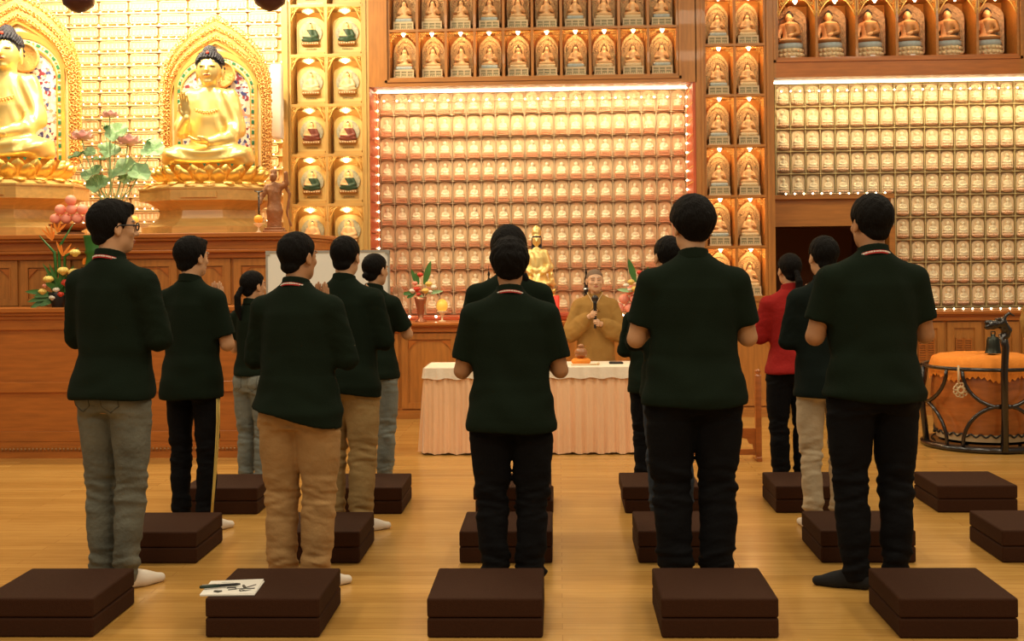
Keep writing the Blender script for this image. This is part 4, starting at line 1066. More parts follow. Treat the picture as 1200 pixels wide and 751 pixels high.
# bird-of-paradise arrangement on the dais step
YBP = 9.32; bx = PX(68,355,YBP); t = thing('flower_arrangement', 'bird of paradise and yellow rose arrangement in a black pot on the dais step', 'flower arrangement', (bx, YBP, ZL))
def rb(x, y, dy=0): X_, Z_ = P(x, y, YBP); return Vector((X_-bx, dy, Z_-ZL))
b = MB(); b.lathe([(.045,0),(.055,.03),(.075,.11),(.07,.115),(.03,.10)], n=16); b.build('pot', M['potblack'], t)
def rose(c, r, key, nm='rose', parent=None):
    b = MB(); b.sphere(c, r*.62, 0, 10)
    for ring, (n, e, rr) in enumerate(((5,1.1,.75),(6,.7,.95),(7,.25,1.08))):
        for k in range(n):
            a = 2*PI*(k+.5*ring)/n+ring; d = Vector((math.cos(a)*math.cos(e), math.sin(a)*math.cos(e), math.sin(e)))
            b.sphere(Vector(c)+d*r*rr*.5, r*.42, 0, 7, sz=.9)
    return b.build(nm, M[key], parent)
for x, y, r, k in ((77,318,.032,'yellow'),(60,328,.03,'yellow'),(72+18,320,.034,'yellow'),(91,309,.03,'yellow'),(53,342,.024,'yellow'),(69,340,.02,'whitef'),(65,349,.022,'whitef'),(81,332,.03,'redf'),(74,345,.02,'redf'),(56,335,.016,'peach')):
    if y == 309: x, y = 91, 297
    rose(rb(x, y, -.05), r*1.5, k, 'rose' if k != 'whitef' else 'carnation', t)
for pts, w in ((((64,345),(66,322),(64,296),(46,276)), .011),(((72,345),(70,318),(69,290),(86,262)), .01),(((75,345),(76,318),(76,300),(92,291)), .01),(((80,345),(90,330),(102,318)), .008)):
    s = MB(); s.tube([rb(x, y) for x, y in pts], [w*1.0]+[w*1.15]*(len(pts)-2)+[w*.3], 8); s.build('stem', M['greend'], t)
for (x, y), tips in (((62,282),((50,268),(54,264),(60,262),(63,270))),((74,300),((67,282),(72,286),(84,285),(88,290))),((68,272),((64,260),(72,258),(78,262))),((98,310),((100,302),(106,303),(104,298)))):
    f = MB()
    for q, tp in enumerate(tips): leafm(f, rb(x, y, -.01), rb(tp[0], tp[1], -.02+.01*q), .010, 0)
    f.build('bird_of_paradise_flower', M['orangef'], t)
f = MB()
for q in range(26):
    rq = random.Random(q); a_ = rb(60+18*rq.random(), 350-8*rq.random(), -.01); c_ = rb(50+46*rq.random(), 350-42*rq.random(), -.03+.05*rq.random()); leafm(f, a_, c_, .016, 0)
for a, c in (((62,345),(34,340)),((66,348),(37,352)),((64,352),(52,357)),((66,345),(44,346)),((70,340),(58,330)),((60,350),(40,360)),((78,335),(92,325))): leafm(f, rb(*a, -.02), rb(*c, -.08), .022, 0, droop=.01)
f.build('leaf', M['green'], t)
# green ribbed vase behind the leftmost man
gx = PX(105,300,9.38)+.055; b = MB(); hz = PZ(103,276,9.38)-ZL
b.lathe([(.05,0),(.07,.02),(.085,hz*.3),(.075,hz*.6),(.065,hz*.72),(.08,hz*.76),(.07,hz*.8),(.085,hz*.97),(.088,hz),(.07,hz)], n=20); o = b.build('green_vase', M['greend']); o.location = (gx, 9.35, ZL); tag(o, 'tall green glazed vase on the dais step partly hidden by the leftmost man', 'vase')
# column loudspeaker
YS = 11.2; sx0, sx1 = PX(318,100,YS), PX(331,100,YS); za, zb = PZ(324,76,YS), PZ(324,163,YS); cxs = (sx0+sx1)/2; ws = sx1-sx0
t = thing('column_speaker', 'slim white column speaker mounted on the pale column beside the big Buddha', 'speaker', (cxs, YS, zb))
b = MB(); b.rbox(-ws/2, ws/2, -.05, .05, 0, za-zb, .012); b.build('body', M['white'], t)
b = MB(); b.box(-ws*.38, ws*.38, -.054, -.049, .02, za-zb-.02); b.build('grille', M['paper'], t)
b = MB(); b.box(ws/2-.01, X0l-cxs+.02, -.02, .02, (za-zb)*.35, (za-zb)*.6); b.box(X0l-cxs-.02, X0l-cxs+.02, -.02, .32, (za-zb)*.35, (za-zb)*.6); b.build('bracket', M['alu'], t)
# hanging lanterns, only their undersides in the picture
for px, yy in ((92,3), (316,1)):
    Yp = 9.0; x, z = P(px, yy, Yp); t = thing('pendant_lamp', 'dark maroon hanging lamp tip at the top edge, above %s' % ('the left big Buddha' if px < 200 else 'the white column speaker'), 'lamp', (x, Yp, z))
    b = MB(); b.lathe([(.001,-.08),(.05,-.065),(.11,-.02),(.12,.02),(.09,.06),(.02,.09)], n=20); b.build('shade', M['pend'], t)
    b = MB(); b.tube([(0,0,.08),(0,0,.8)], .006, 6); b.build('cord', M['pend'], t)

# whiteboard -----------------------------------------------------------------------
YW = 8.85; wx0, wx1 = PX(312,330,YW), PX(457,330,YW); wz1 = PZ(384,293.5,YW); wz0 = wz1-.62
t = thing('whiteboard', 'cream whiteboard with thin metal frame behind the standing people at left', 'whiteboard', (wx0, YW, 0)); W = wx1-wx0
b = MB(); b.box(.01, W-.01, -.006, .006, wz0, wz1); b.build('panel', M['board'], t)
b = MB(); b.box(0, W, -.012, .012, wz1-.014, wz1); b.box(0, W, -.012, .012, wz0, wz0+.014); b.box(0, .014, -.012, .012, wz0, wz1); b.box(W-.014, W, -.012, .012, wz0, wz1)
for q in (0, W-.03):
    b.box(q, q+.03, -.016, .016, wz1-.03, wz1+.002)
b.build('frame', M['alu'], t)
for q in (.06, W-.06):
    b = MB(); b.tube([(q,.02,wz1-.1),(q,.02,.05)], .011, 8); b.tube([(q,-.2,.012),(q,.02,.06),(q,.26,.012)], .012, 8); b.build('leg', M['alu'], t)

# altar items -------------------------------------------------------------------------
def guan(p):
    d = ell(p, (0,-.02,.045), (.165,.11,.05)); d = smin(d, prof(p, [(.03,.09,.075,0),(.15,.085,.07,0),(.28,.09,.062,0),(.34,.075,.05,0),(.375,.03,.03,0)]), .04)
    for s in (-1,1):
        d = smin(d, chain(p, [(s*.075,0,.325),(s*.12,-.01,.2),(s*.055,-.085,.15)], [.034,.034,.02]), .025)
        d = smin(d, cone(p, (s*.11,.0,.2), (s*.15,-.02,.03), .03, .02), .02)
        d = smin(d, chain(p, [(s*.035,.005,.46),(s*.04,.0,.36),(s*.05,-.02,.32)], [.012,.01,.008]), .008)
    d = smin(d, cone(p, (0,0,.36), (0,0,.40), .023, .022), .01); d = smin(d, ell(p, (0,-.006,.445), (.046,.047,.06)), .01)
    d = smin(d, cone(p, (0,-.052,.45), (0,-.057,.432), .005, .008), .005)
    d = np.minimum(d, ell(p, (0,.004,.515), (.044,.036,.062))+nz(p, (150,150,150), 1)*.003)
    w = np.sin(p[:,0]*120+np.sin(p[:,2]*20)*2)*.003*(p[:,2] < .33)+np.sin((p[:,2]-np.abs(p[:,0])*.6)*110)*.003*(p[:,2] < .2)
    return d+w
def guan_mat(c):
    m = np.zeros(len(c)); m[(c[:,2] > .39) & (c[:,2] < .48) & (c[:,1] < -.02) & (np.abs(c[:,0]) < .04)] = 1
    m[(c[:,2] > .465) & (c[:,2] < .482)] = 2; m[(c[:,2] > .36) & (c[:,2] < .475) & ((c[:,1] > -.02) | (np.abs(c[:,0]) > .038))] = 2
    return m
YG = 11.72; gx = PX(633,340,YG); zt = PZ(628,262,YG); zs = .045
t = thing('guanyin_statue', 'golden crowned seated deity statue on the altar right of the centre man', 'statue', (gx-.03, YG, CZ+.019))
hb_ = zt-(CZ+.019); b = MB(); e = hb_-.59*1.05-.14
for z0, z1, w in ((0,e*.3,.19),(e*.3,e*.75,.165),(e*.75,e,.18)): b.rbox(-w,w,-w*.7,w*.7,z0,z1,.008)
b.build('stand', M['gold'], t)
b = MB(); b.lathe([(.10,e),(.15,e+.02),(.14,e+.12),(.15,e+.14)], n=28, sy=.75); lb = MB(); petal_ring(lb, 14, .13, e+.015, .06, .045, .036); petal_ring(lb, 14, .13, e+.06, .07, .035, .036, rot=.5); b.merge(lb, Matrix.Diagonal((1,.78,1,1))); b.build('lotus_throne', M['gold'], t)
o = fmesh(guan, (-.2,-.15,-.02), (.2,.12,.61), .0058, 'figure', [M['goldp'], M['goldp'], M['hair_blue']], t, (1.05,)*3, mfun=guan_mat); o.location = (0,0,e+.135)
# black pagodas
def pagoda(x, y, lab, ztop):
    t = thing('pagoda_ornament', lab, 'ornament', (x, y, CZ+.019)); h = ztop-CZ-.019; b = MB()
    z = 0; b.lathe([(.05,0),(.06,.01),(.06,.03),(.045,.04)], n=8, smooth=False)
    n = 6
    for k in range(n):
        r = .055*(1-k*.11); z0 = .04+(h*.66-.04)*k/n; z1 = .04+(h*.66-.04)*(k+1)/n
        b.lathe([(r*.7,z0),(r*.7,z0+(z1-z0)*.55),(r*1.25,z0+(z1-z0)*.6),(r*.6,z1)], n=8, smooth=False)
    b.lathe([(.012,h*.66),(.018,h*.72),(.006,h*.78),(.014,h*.83),(.004,h*.9),(.002,h)], n=8); b.build('tower', M['blackw'], t)
    c = MB(); c.box(-.04,.05,-.075,-.068,.06,.15); c.build('white_label', M['paper'], t); return t
pagoda(PX(687,340,11.75), 11.75, 'black pagoda ornament with white label behind the nun', PZ(687,309,11.75))
pagoda(PX(573,340,11.75), 11.75, 'black pagoda ornament just left of the centre man\'s head', PZ(573,311,11.75))
# candles
def candle(px, y0, lab, r=.03):
    Y = 11.5; x, z = P(px, y0, Y); t = thing('red_candle', lab, 'candle', (x, Y, CZ)); h = z-CZ
    b = MB(); b.lathe([(r,0),(r,h-.01),(r*.8,h),(r*.3,h-.006)], n=16); b.build('wax', M['redc'], t)
    b = MB(); b.lathe([(r*1.5,0),(r*1.6,.015),(r*1.02,.02),(r*1.02,.03)], n=16); b.build('holder', M['gold'], t)
candle(652,346,'thick red candle on the altar between gold statue and nun')
candle(549,356,'red candle on the altar seen left of the centre man', .022)
b = MB(); b.rbox(-.1,.1,-.06,.06,0,.075,.012); b.tube([(-.09,-.062,.04),(0,-.066,.045),(.09,-.062,.04)], .006, 6); o = b.build('offering_box', M['red']); o.location = (PX(655,372,11.6)+.02, 11.62, CZ); tag(o, 'low red box on the altar below the gold statue, beside the red candle', 'box')
# yellow egg lamp in a glass cup
x, _ = P(518,360,11.55); t = thing('egg_lamp', 'yellow egg shaped candle lamp in a glass cup on the altar counter', 'lamp', (x, 11.55, CZ))
b = MB(); b.sphere((0,0,.15), .056, 0, 18, sz=1.15); b.build('yellow_wax', M['yellowball'], t)
b = MB(); b.lathe([(.035,0),(.036,.006),(.009,.012),(.008,.05),(.03,.075),(.058,.10),(.055,.10),(.028,.08),(.002,.07)], n=20); b.build('glass_cup', M['slabr'], t)
# flower vases
def vasef(px, lab, flip=1):
    Y = 11.5; x = PX(px,370,Y); t = thing('flower_vase', lab, 'flower vase', (x, Y, CZ)); s = flip
    b = MB(); b.lathe([(.055,0),(.055,.012),(.022,.03),(.035,.09),(.055,.2),(.06,.235),(.05,.235),(.03,.2)], n=20); b.build('vase', M['vase'], t)
    def q(dx, dz): return (s*dx/123.8, -.02, dz/123.8)
    for dx, dz, r, k in ((10,44,.03,'yellow'),(6,36,.032,'yellow'),(-4,38,.03,'redf'),(-9,36,.028,'whitef'),(-6,45,.024,'peach'),(16,40,.026,'whitef'),(0,55,.026,'redf'),(12,35,.02,'whitef'),(-2,32,.02,'redf')): rose(q(dx, dz), r*1.3, k, 'rose', t)
    f = MB(); leafm(f, q(5,44), q(13,72), .03, 0); leafm(f, q(-4,44), q(-10,62), .02, 0); leafm(f, q(-2,44), q(-5,58), .02, 0); leafm(f, q(-8,34), q(-22,33), .02, 0); leafm(f, q(8,34), q(27,36), .02, 1); leafm(f, q(1,32), q(3,12), .028, 1); leafm(f, q(-6,34), q(-16,28), .02, 0); f.build('leaf', [M['green'], M['greenp']], t)
vasef(493, 'copper vase of yellow, red and white flowers at the left end of the altar')
vasef(750, 'vase of yellow, red and white flowers on the altar right of the nun', -1)
def dishpile():
    x = PX(738,370,11.55); z = PZ(738,358,11.55); o = dish(x, 11.6, CZ, .10, z-CZ-.07 if z-CZ > .1 else .05, 'glass dish holding the peach pile on the altar right of the nun', 'slabr'); zz = CZ+(z-CZ-.07 if z-CZ > .1 else .05)
    pile(x, 11.6, zz, .05, 'peach', 'peach', 'pink peach on the altar right of the nun', 'peaches on the altar', (3,2,1))
dishpile()

# offering table with pleated skirt ---------------------------------------------------
YTB = 9.27; tx0 = PX(498,500,YTB); tx1 = tx0+1.80; zt = PZ(640,430,YTB); dp = .50
t = thing('offering_table', 'long table with cream top cloth and pleated peach satin skirt', 'table', (tx0, YTB, 0)); W = tx1-tx0
b = MB(); b.rbox(-.004, W+.004, -.004, dp+.004, zt-.02, zt, .006); b.build('top_cloth', M['cloth'], t)
def skirt(z0, z1, amp, flare, n=620, off=0., per=26):
    b = MB(); pts = []; per_l = 2*(W+dp); rnd = random.Random(4); ph = [rnd.random()*6 for _ in range(8)]
    rows = 7; vs = []; 
    for r in range(rows):
        u = r/(rows-1); z = z1+(z0-z1)*u
        for k in range(n):
            s = k/n*per_l
            if s < W: x, y, nx, ny = s, 0, 0, -1
            elif s < W+dp: x, y, nx, ny = W, s-W, 1, 0
            elif s < 2*W+dp: x, y, nx, ny = W-(s-W-dp), dp, 0, 1
            else: x, y, nx, ny = 0, dp-(s-2*W-dp), -1, 0
            w = math.sin(s*per*1.25+1.5*math.sin(s*5.3+ph[0])+ph[1])*.6+math.sin(s*per*2.3+ph[2]+math.sin(s*9))*.4
            d = amp*(.25+.75*u**.6)*w+flare*u+off
            vs.append((x+nx*d, y+ny*d, z+.006*math.sin(s*40+ph[3])*(u == 1)))
    fs = []
    for r in range(rows-1):
        for k in range(n): fs.append((r*n+k, (r+1)*n+k, (r+1)*n+(k+1)%n, r*n+(k+1)%n))
    b.add(vs, fs, 0, True); return b
skirt(.012, zt-.03, .021, .04, n=1100, per=64).build('pleated_skirt', M['satin'], t)
skirt(zt-.085, zt-.004, .006, .012, off=.012, per=40).build('skirt_heading', M['cloth'], t)
for q in ((.05,.05),(W-.05,.05),(.05,dp-.05),(W-.05,dp-.05)):
    b = MB(); b.tube([(q[0],q[1],0),(q[0],q[1],zt-.02)], .018, 8); b.build('leg', M['potblack'], t)
# things on the table
x = PX(681,425,YTB+.2); t = thing('wooden_fish', 'round brown wooden fish drum resting on its orange ring cushion', 'percussion', (x, YTB+.22, zt+.045))
b = MB(); b.sphere((0,0,.045), .05, 0, 18, sz=.9); b.sphere((0,0,.098), .026, 0, 12, sz=.6); b.box(-.045,.045,-.052,-.03,.034,.042); b.build('wooden_body', mat('fish_wood', (.38,.15,.05), .3, noise=.15, coat=.4), t)
b = MB(); b.tube([(.052*math.cos(a), .052*math.sin(a), .024) for a in [2*PI*k/20 for k in range(20)]], .024, 10, closed=True); b.sphere((0,0,.02), .04, 0, 12, sz=.5); o = b.build('ring_cushion', M['orange']); o.location = (x, YTB+.22, zt); tag(o, 'orange ring cushion under the wooden fish drum on the table', 'cushion')
b = MB(); b.tube([(-.1,0,.008),(.1,.02,.008)], .006, 8); b.sphere((.11,.02,.012), .012, 0, 8); o = b.build('wooden_mallet', M['slabc']); o.location = (x+.02, YTB+.1, zt); tag(o, 'thin pale mallet lying in front of the orange ring cushion on the table', 'mallet')
t = thing('phone', 'dark phone lying on the table right of the wooden fish drum', 'phone', (PX(722,425,YTB+.25), YTB+.25, zt+.0))
b = MB(); b.rbox(-.055,.055,-.035,.035,0,.016,.006); b.build('body', M['potblack'], t); b = MB(); b.box(-.045,.045,-.027,.027,.016,.0168); b.build('screen', M['blackw'], t)

# wooden stand right of the big man -------------------------------------------------------
YC = 8.92; cx = PX(889,541,YC); t = thing('wooden_stand', 'dark wooden stand with turned finial post beside the red-jacketed woman', 'stand', (cx, YC, 0)); zt_ = PZ(889,433,YC)
zr = PZ(885,505,YC)
for x in (0,-.62):
    b = MB(); b.rbox(x-.022,x+.022,-.022,.022,.03,zt_-.04,.004); b.lathe([(.022,zt_-.04),(.014,zt_-.03),(.024,zt_-.015),(.018,zt_),(.004,zt_+.004)], (x,0,0), 12); b.build('post', M['floorb'], t)
    b = MB(); b.rbox(x-.02,x+.02,-.05,.16,0,.035,.006); b.build('foot', M['floorb'], t)
b = MB(); b.box(-.62,0,-.012,.012,zr-.025,zr+.02); b.build('rail', M['floorb'], t)
for x, q in ((-.022,-1),(-.598,1)):
    b = MB(); b.prism([(x,zr-.025),(x+q*.118,zr-.025),(x+q*.093,zr-.05),(x+q*.063,zr-.055),(x+q*.048,zr-.09),(x+q*.023,zr-.095),(x+q*.013,zr-.14),(x,zr-.15)][::q], -.01, .01); b.build('bracket', M['floorb'], t)
b = MB(); b.box(-.62,0,-.012,.012,.045,.085); b.build('stretcher', M['floorb'], t)

# drum ----------------------------------------------------------------------------------------
YDR = 9.62; dx = PX(1153,500,YDR); hz = .675; R0 = .385
t = thing('barrel_drum', 'big reddish barrel drum standing upright inside its black frame', 'drum', (dx, YDR, .05))
def bar(z): u = (z-.05)/(hz-.08); return R0*(.90+.12*math.sin(PI*(.05+u*.95)))
b = MB(); b.lathe([(bar(z), z-.0) for z in [.02+(hz-.07)*k/14 for k in range(15)]], n=40); b.build('barrel', M['floorb'], t)
b = MB(); b.lathe([(bar(.03)+.003,.02),(bar(.06)+.004,.075)], n=40, caps=False)
b.tube([(( bar(.07)+.006)*math.cos(a), (bar(.07)+.006)*math.sin(a), .068+.011*math.cos(a*32)) for a in [2*PI*k/192 for k in range(192)]], .007, 5, 1, closed=True)
b.build('lower_skin_band', [M['drumskin'], M['potblack']], t)
b = MB(); b.lathe([(bar(hz-.1), hz-.06),(R0*.9,hz-.045),(R0*.5,hz-.035),(.001,hz-.033)], n=40, caps=False); b.build('drum_skin', M['drumskin'], t)
t2 = MB()                                               # orange cloth lying on the drum with a ragged hanging edge
n = 120; rr = [(.001,hz-.01),(R0*.5,hz-.008),(R0*.86,hz-.018),(R0*.99,hz-.035)]; vs = []
for k in range(n):
    a = 2*PI*k/n; row = list(rr)
    for r, z in row: vs.append((r*math.cos(a), r*math.sin(a), z+.003*math.sin(9*a+r*30)))
    drop = .135+.018*math.sin(7*a)+.022*(k % 2)
    for q in (.35,.7,1): vs.append(((R0*1.0+.012+.006*math.sin(24*a))*math.cos(a), (R0*1.0+.012+.006*math.sin(24*a))*math.sin(a), hz-.035-drop*q))
fs = []
for k in range(n):
    for j in range(6): fs.append((k*7+j, k*7+j+1, ((k+1)%n)*7+j+1, ((k+1)%n)*7+j))
t2.add(vs, [f for f in fs], 0, True)
o = t2.build('orange_drum_cloth', M['orange']); o.location = (dx, YDR, .05); tag(o, 'orange crocheted cloth draped over the top of the barrel drum', 'cloth')
t = thing('drum_frame', 'black lacquered frame with curved bars and dragon head post around the drum', 'frame', (dx, YDR, 0)); RF = .455
b = MB(); b.lathe([(RF*.95,0),(RF*1.04,.01),(RF*1.04,.035),(RF*.98,.048),(RF*.75,.048),(RF*.75,0)], n=48); b.build('base_ring', M['blackw'], t)
b = MB(); b.tube([(RF*math.cos(a), RF*math.sin(a), hz-.05) for a in [2*PI*k/48 for k in range(48)]], .015, 8, closed=True); b.build('top_ring', M['blackw'], t)
for k in range(4):
    a = math.radians(-91)+k*PI/2; ca, sa = math.cos(a), math.sin(a)
    b = MB(); b.tube([(RF*.97*ca, RF*.97*sa, .04),(RF*1.03*ca, RF*1.03*sa, .3),(RF*1.03*ca, RF*1.03*sa, .5),(RF*ca, RF*sa, hz-.05)], .024, 8); b.build('post', M['blackw'], t)
    for up in (0,1):                                     # quarter circle bars between the posts
        for s in (-1,1):
            pts = []
            for q in range(9):
                u = q/8; an = a+s*math.radians(37)*math.sin(u*PI/2); z = (hz-.06-(1-math.cos(u*PI/2))*0-(.28*(1-u)**0*math.sin(0))) if False else 0
                z = (hz-.33+.27*(1-math.cos(u*PI/2))) if up else (.36-.31*(1-math.cos(u*PI/2)))
                pts.append((RF*1.0*math.cos(an), RF*1.0*math.sin(an), z))
            b = MB(); b.tube(pts, .015, 7); b.build('curved_bar', M['blackw'], t)
# dragon head post
a = math.radians(-91); px_, py_ = RF*1.04*math.cos(a), RF*1.04*math.sin(a)
b = MB(); b.tube([(px_, py_, .02),(px_, py_, .6),(px_+.01, py_, .8),(px_-.01, py_, .9)], [.026,.026,.028,.032], 10); b.build('tall_post', M['blackw'], t)
def drg(p):
    d = chain(p, [(0,0,.0),(.02,0,.06),(-.02,-.01,.12),(-.09,-.02,.10),(-.13,-.02,.09)], [.03,.035,.04,.03,.02])
    d = smin(d, cone(p, (-.08,-.02,.12), (-.135,-.02,.125), .02, .016), .01)
    d = smin(d, chain(p, [(0,0,.15),(.04,0,.19),(.07,0,.17)], [.016,.012,.008]), .01)
    for s in (-1,1): d = smin(d, ell(p, (-.05,-.01+s*.028,.145), (.014,.012,.012)), .006)
    return d+nz(p, (90,90,90), 1)*.004
o = fmesh(drg, (-.18,-.08,-.05), (.12,.08,.24), .006, 'dragon_head', M['blackw'], t); o.location = (px_, py_, .86)
# bell and tassel
b = MB(); b.lathe([(.075,0),(.066,.02),(.06,.06),(.056,.12),(.045,.145),(.02,.15),(.02,.17),(.001,.17)], n=20); b.tube([(-.018,0,.165),(-.018,0,.195),(.018,0,.195),(.018,0,.165)], .006, 6)
b.xform(Matrix.Scale(.85, 4)); o = b.build('bronze_bell', M['bronze']); xb = PX(1164,420,YDR-.12); o.location = (xb, YDR-.12, .05+hz+.002); tag(o, 'small dark bronze bell standing on the orange cloth of the drum', 'bell')
an = math.radians(-131); x, y = (RF+.02)*math.cos(an), (RF+.02)*math.sin(an)
t = thing('hanging_tassel', 'pale cord with round knotted medallion hanging in front of the drum', 'tassel', (dx+x, YDR+y-.012, 0))
b = MB(); b.tube([(0,0,hz-.02),(.0,-.005,hz-.2),(.012,0,.52)], .008, 6); b.build('cord', M['drumskin'], t)
b = MB()
for k in range(9): q = 2*PI*k/9; b.tube([(.014+.038*math.cos(q)+.018*math.cos(w), -.005, .47+.038*math.sin(q)+.018*math.sin(w)) for w in [i*PI/3 for i in range(6)]], .006, 5, closed=True)
b.tube([(.014+.024*math.cos(w), -.008, .47+.024*math.sin(w)) for w in [i*PI/6 for i in range(12)]], .009, 6, closed=True); b.build('medallion', M['drumskin'], t)

# cushions --------------------------------------------------------------------------------------
def cushion(label, x, y, rz=0, w=.455, d=.475, h=.158, off=0):
    t = thing('kneeling_cushion', label, 'cushion', (x+w/2, y+d/2, 0), rz, 'brown kneeling cushions')
    for k in range(2):
        b = MB(); b.box(-w/2+(off if k == 0 else 0), w/2+(off if k == 0 else 0), -d/2, d/2, k*h/2+.0012, (k+1)*h/2-.0012)
        o = b.build('upper_pad' if k else 'lower_pad', M['cushion'], t, bevel=.009); o.modifiers[0].segments = 3
    return t
xs = lambda px, py, z=0: G(px, py, z)[0]
r1, r2, r3 = 4.755, 5.93, 7.09
cl = [
 (xs(107,749)-.455, r1, 'brown folded cushion in the front row at the far left corner'),
 (xs(239,749), r1, 'brown folded cushion in the front row with the booklet and pen on it'),
 (xs(500.5,748), r1, 'brown folded cushion in the front row directly behind the centre man'),
 (xs(775,747), r1, 'brown folded cushion in the front row behind the broad man with bowl haircut'),
 (xs(1053,747), r1, 'brown folded cushion in the front row at the right, beside a black-socked foot'),
 (xs(226,664)-.455, r2, 'brown folded cushion behind the man in striped track trousers'),
 (xs(420,663)-.455, r2, 'brown folded cushion behind the man in khaki trousers'),
 (xs(538.5,660), r2, 'brown folded cushion in front of the centre man\'s feet, middle row'),
 (xs(748,660), r2, 'brown folded cushion in front of the broad bowl-haired man\'s feet, middle row'),
 (xs(962.5,660), r2, 'brown folded cushion behind the person in beige trousers'),
 (xs(1171,657), r2, 'brown folded cushion cut off by the right edge, middle row'),
 (xs(297,607)-.455, r3, 'brown folded cushion behind the ponytailed woman in grey jeans at left'),
 (xs(469,606)-.455, r3, 'brown folded cushion behind the short-haired person in pale jeans'),
 (xs(646,603)-.455, r3, 'brown folded cushion in the far row mostly hidden by the centre man'),
 (xs(730,602), r3, 'brown folded cushion in the far row behind the hidden curly-haired person'),
 (xs(910,602), r3, 'brown folded cushion behind the woman in the red jacket'),
 (xs(1098,600), r3, 'brown folded cushion with nobody before it, in front of the drum'),
]
CU = [cushion(l, x, y, off=(.012 if 'far row' in l else 0)) for x, y, l in cl]
# booklet and pen
cx_, cy_ = G(273,689.5,.16); zc = .1585
t = thing('booklet', 'white booklet with black brush drawing lying on a front row cushion', 'booklet', (cx_, cy_, zc), .05); t.scale = (1.03, 1.9, 1)
b = MB(); b.box(-.105,.105,-.055,.055,0,.004); b.build('pages', M['paper'], t)
b = MB(); b.add([(-.105,-.055,.0045),(.105,-.055,.0045),(.105,.055,.0045),(-.105,.055,.0045),(-.105,-.055,.006),(.105,-.055,.006),(.105,.055,.0085),(-.105,.055,.006)], [(0,3,2,1),(4,5,6,7),(0,1,5,4),(1,2,6,5),(2,3,7,6),(3,0,4,7)]); b.xform(Matrix.Translation((-.004,.004,0)) @ Matrix.Rotation(.03,4,'Z')); b.build('cover', M['paper'], t)
b = MB()
def stroke(pts, r): b.tube([(x, y, .0079) for x, y in pts], [q*1.0 for q in r], 6, flat=None)
stroke([(.035,.015),(.045,.0),(.05,-.01)], [.004,.006,.003]); stroke([(.05,-.008),(.07,.006),(.085,.018)], [.003,.004,.003]); stroke([(.015,-.014),(.05,-.013),(.09,-.012)], [.001,.003,.0035]); stroke([(.04,-.02),(.06,-.03),(.08,-.022)], [.002,.003,.001]); stroke([(.035,-.022),(.042,-.034),(.062,-.03)], [.003,.002,.001]); stroke([(-.02,-.006),(.01,-.004),(.02,-.016),(-.01,-.022)], [.005,.004,.004,.003]); stroke([(-.06,-.03),(-.04,-.034),(-.03,-.03)], [.006,.008,.004])
b.xform(Matrix.Diagonal((1,1,.35,1)) ); b.xform(Matrix.Translation((0,0,.0052)))
b.build('brush_drawing', M['inkg'], t)
b = MB()
for k in range(12): b.box(-.06+.004*k, -.0575+.004*k, .038, .0395, .0072, .0076)
b.build('small_print', M['inkg'], t)
t = thing('pen', 'dark green pen with metal clip lying across the white booklet', 'pen', (cx_-.052, cy_-.012, zc+.0165), .30); t.scale = (1.12, 1.12, 1)
b = MB(); b.tube([(-.07,0,0),(-.065,0,0),(.0,0,0)], [.004,.0068,.0068], 10); b.build('cap', M['penc'], t)
b = MB(); b.tube([(.0,0,0),(.06,0,0),(.074,0,0)], [.006,.0056,.003], 10); b.build('barrel', M['potblack'], t)
b = MB(); b.box(-.06,-.01,-.002,.002,.0068,.0085); b.build('clip', M['alu'], t)
# ------------------------------------------------------------------ people (all built for a height of 1.75 and scaled)
HC = V3(0, .012, 1.635)                                  # head centre
def head_rot(yaw, pitch, roll=0):
    m = Matrix.Rotation(-math.radians(yaw), 3, 'Z') @ Matrix.Rotation(math.radians(pitch), 3, 'X') @ Matrix.Rotation(math.radians(roll), 3, 'Y')
    return np.array(m, dtype=np.float32)
def to_head(p, R): return (p-HC) @ R                     # R^-1 applied (rows)
def head_f(q, fem=0):
    if fem == 2: q = q*V3(.91, 1, .99)
    d = ell(q, (0,-.012,.032), (.0765,.096,.084))
    d = smin(d, ell(q, (0,.028,-.028), (.060,.060,.082)), .03)
    d = smin(d, ell(q, (0,.050,-.086), (.033 if not fem else .029,.030,.024)), .03)
    for s in (-1,1):
        d = smin(d, ell(q, (s*.044,.004,-.066), (.014,.034,.022)), .03)
        d = smin(d, ell(q, (s*.040,.062,-.022), (.020,.018,.018)), .015)
        d = smin(d, ell(q, (s*.030,.083,.028), (.024,.010,.008)), .012)
        d = smax(d, -ell(q, (s*.031,.098,.008), (.019,.014,.011)), .012)
        d = smin(d, ell(q, (s*.031,.077,.007), (.0135,.011,.0095)), .004)
        e = ell(q, (s*.079,-.004,-.006), (.008,.019,.031)); e = smin(e, ell(q, (s*.077,.002,-.03), (.007,.009,.012)), .006)
        e = smax(e, -ell(q, (s*.088,.001,-.003), (.006,.011,.019)), .004)
        d = smin(d, e, .006)
    d = smin(d, cone(q, (0,.088,.012), (0,.106,-.026), .007, .0115), .012)
    for s in (-1,1): d = smin(d, ell(q, (s*.012,.094,-.030), (.009,.010,.008)), .006)
    d = smin(d, ell(q, (0,.086,-.054), (.023,.011,.0055)), .006); d = smin(d, ell(q, (0,.085,-.063), (.020,.011,.0065)), .004)
    return d
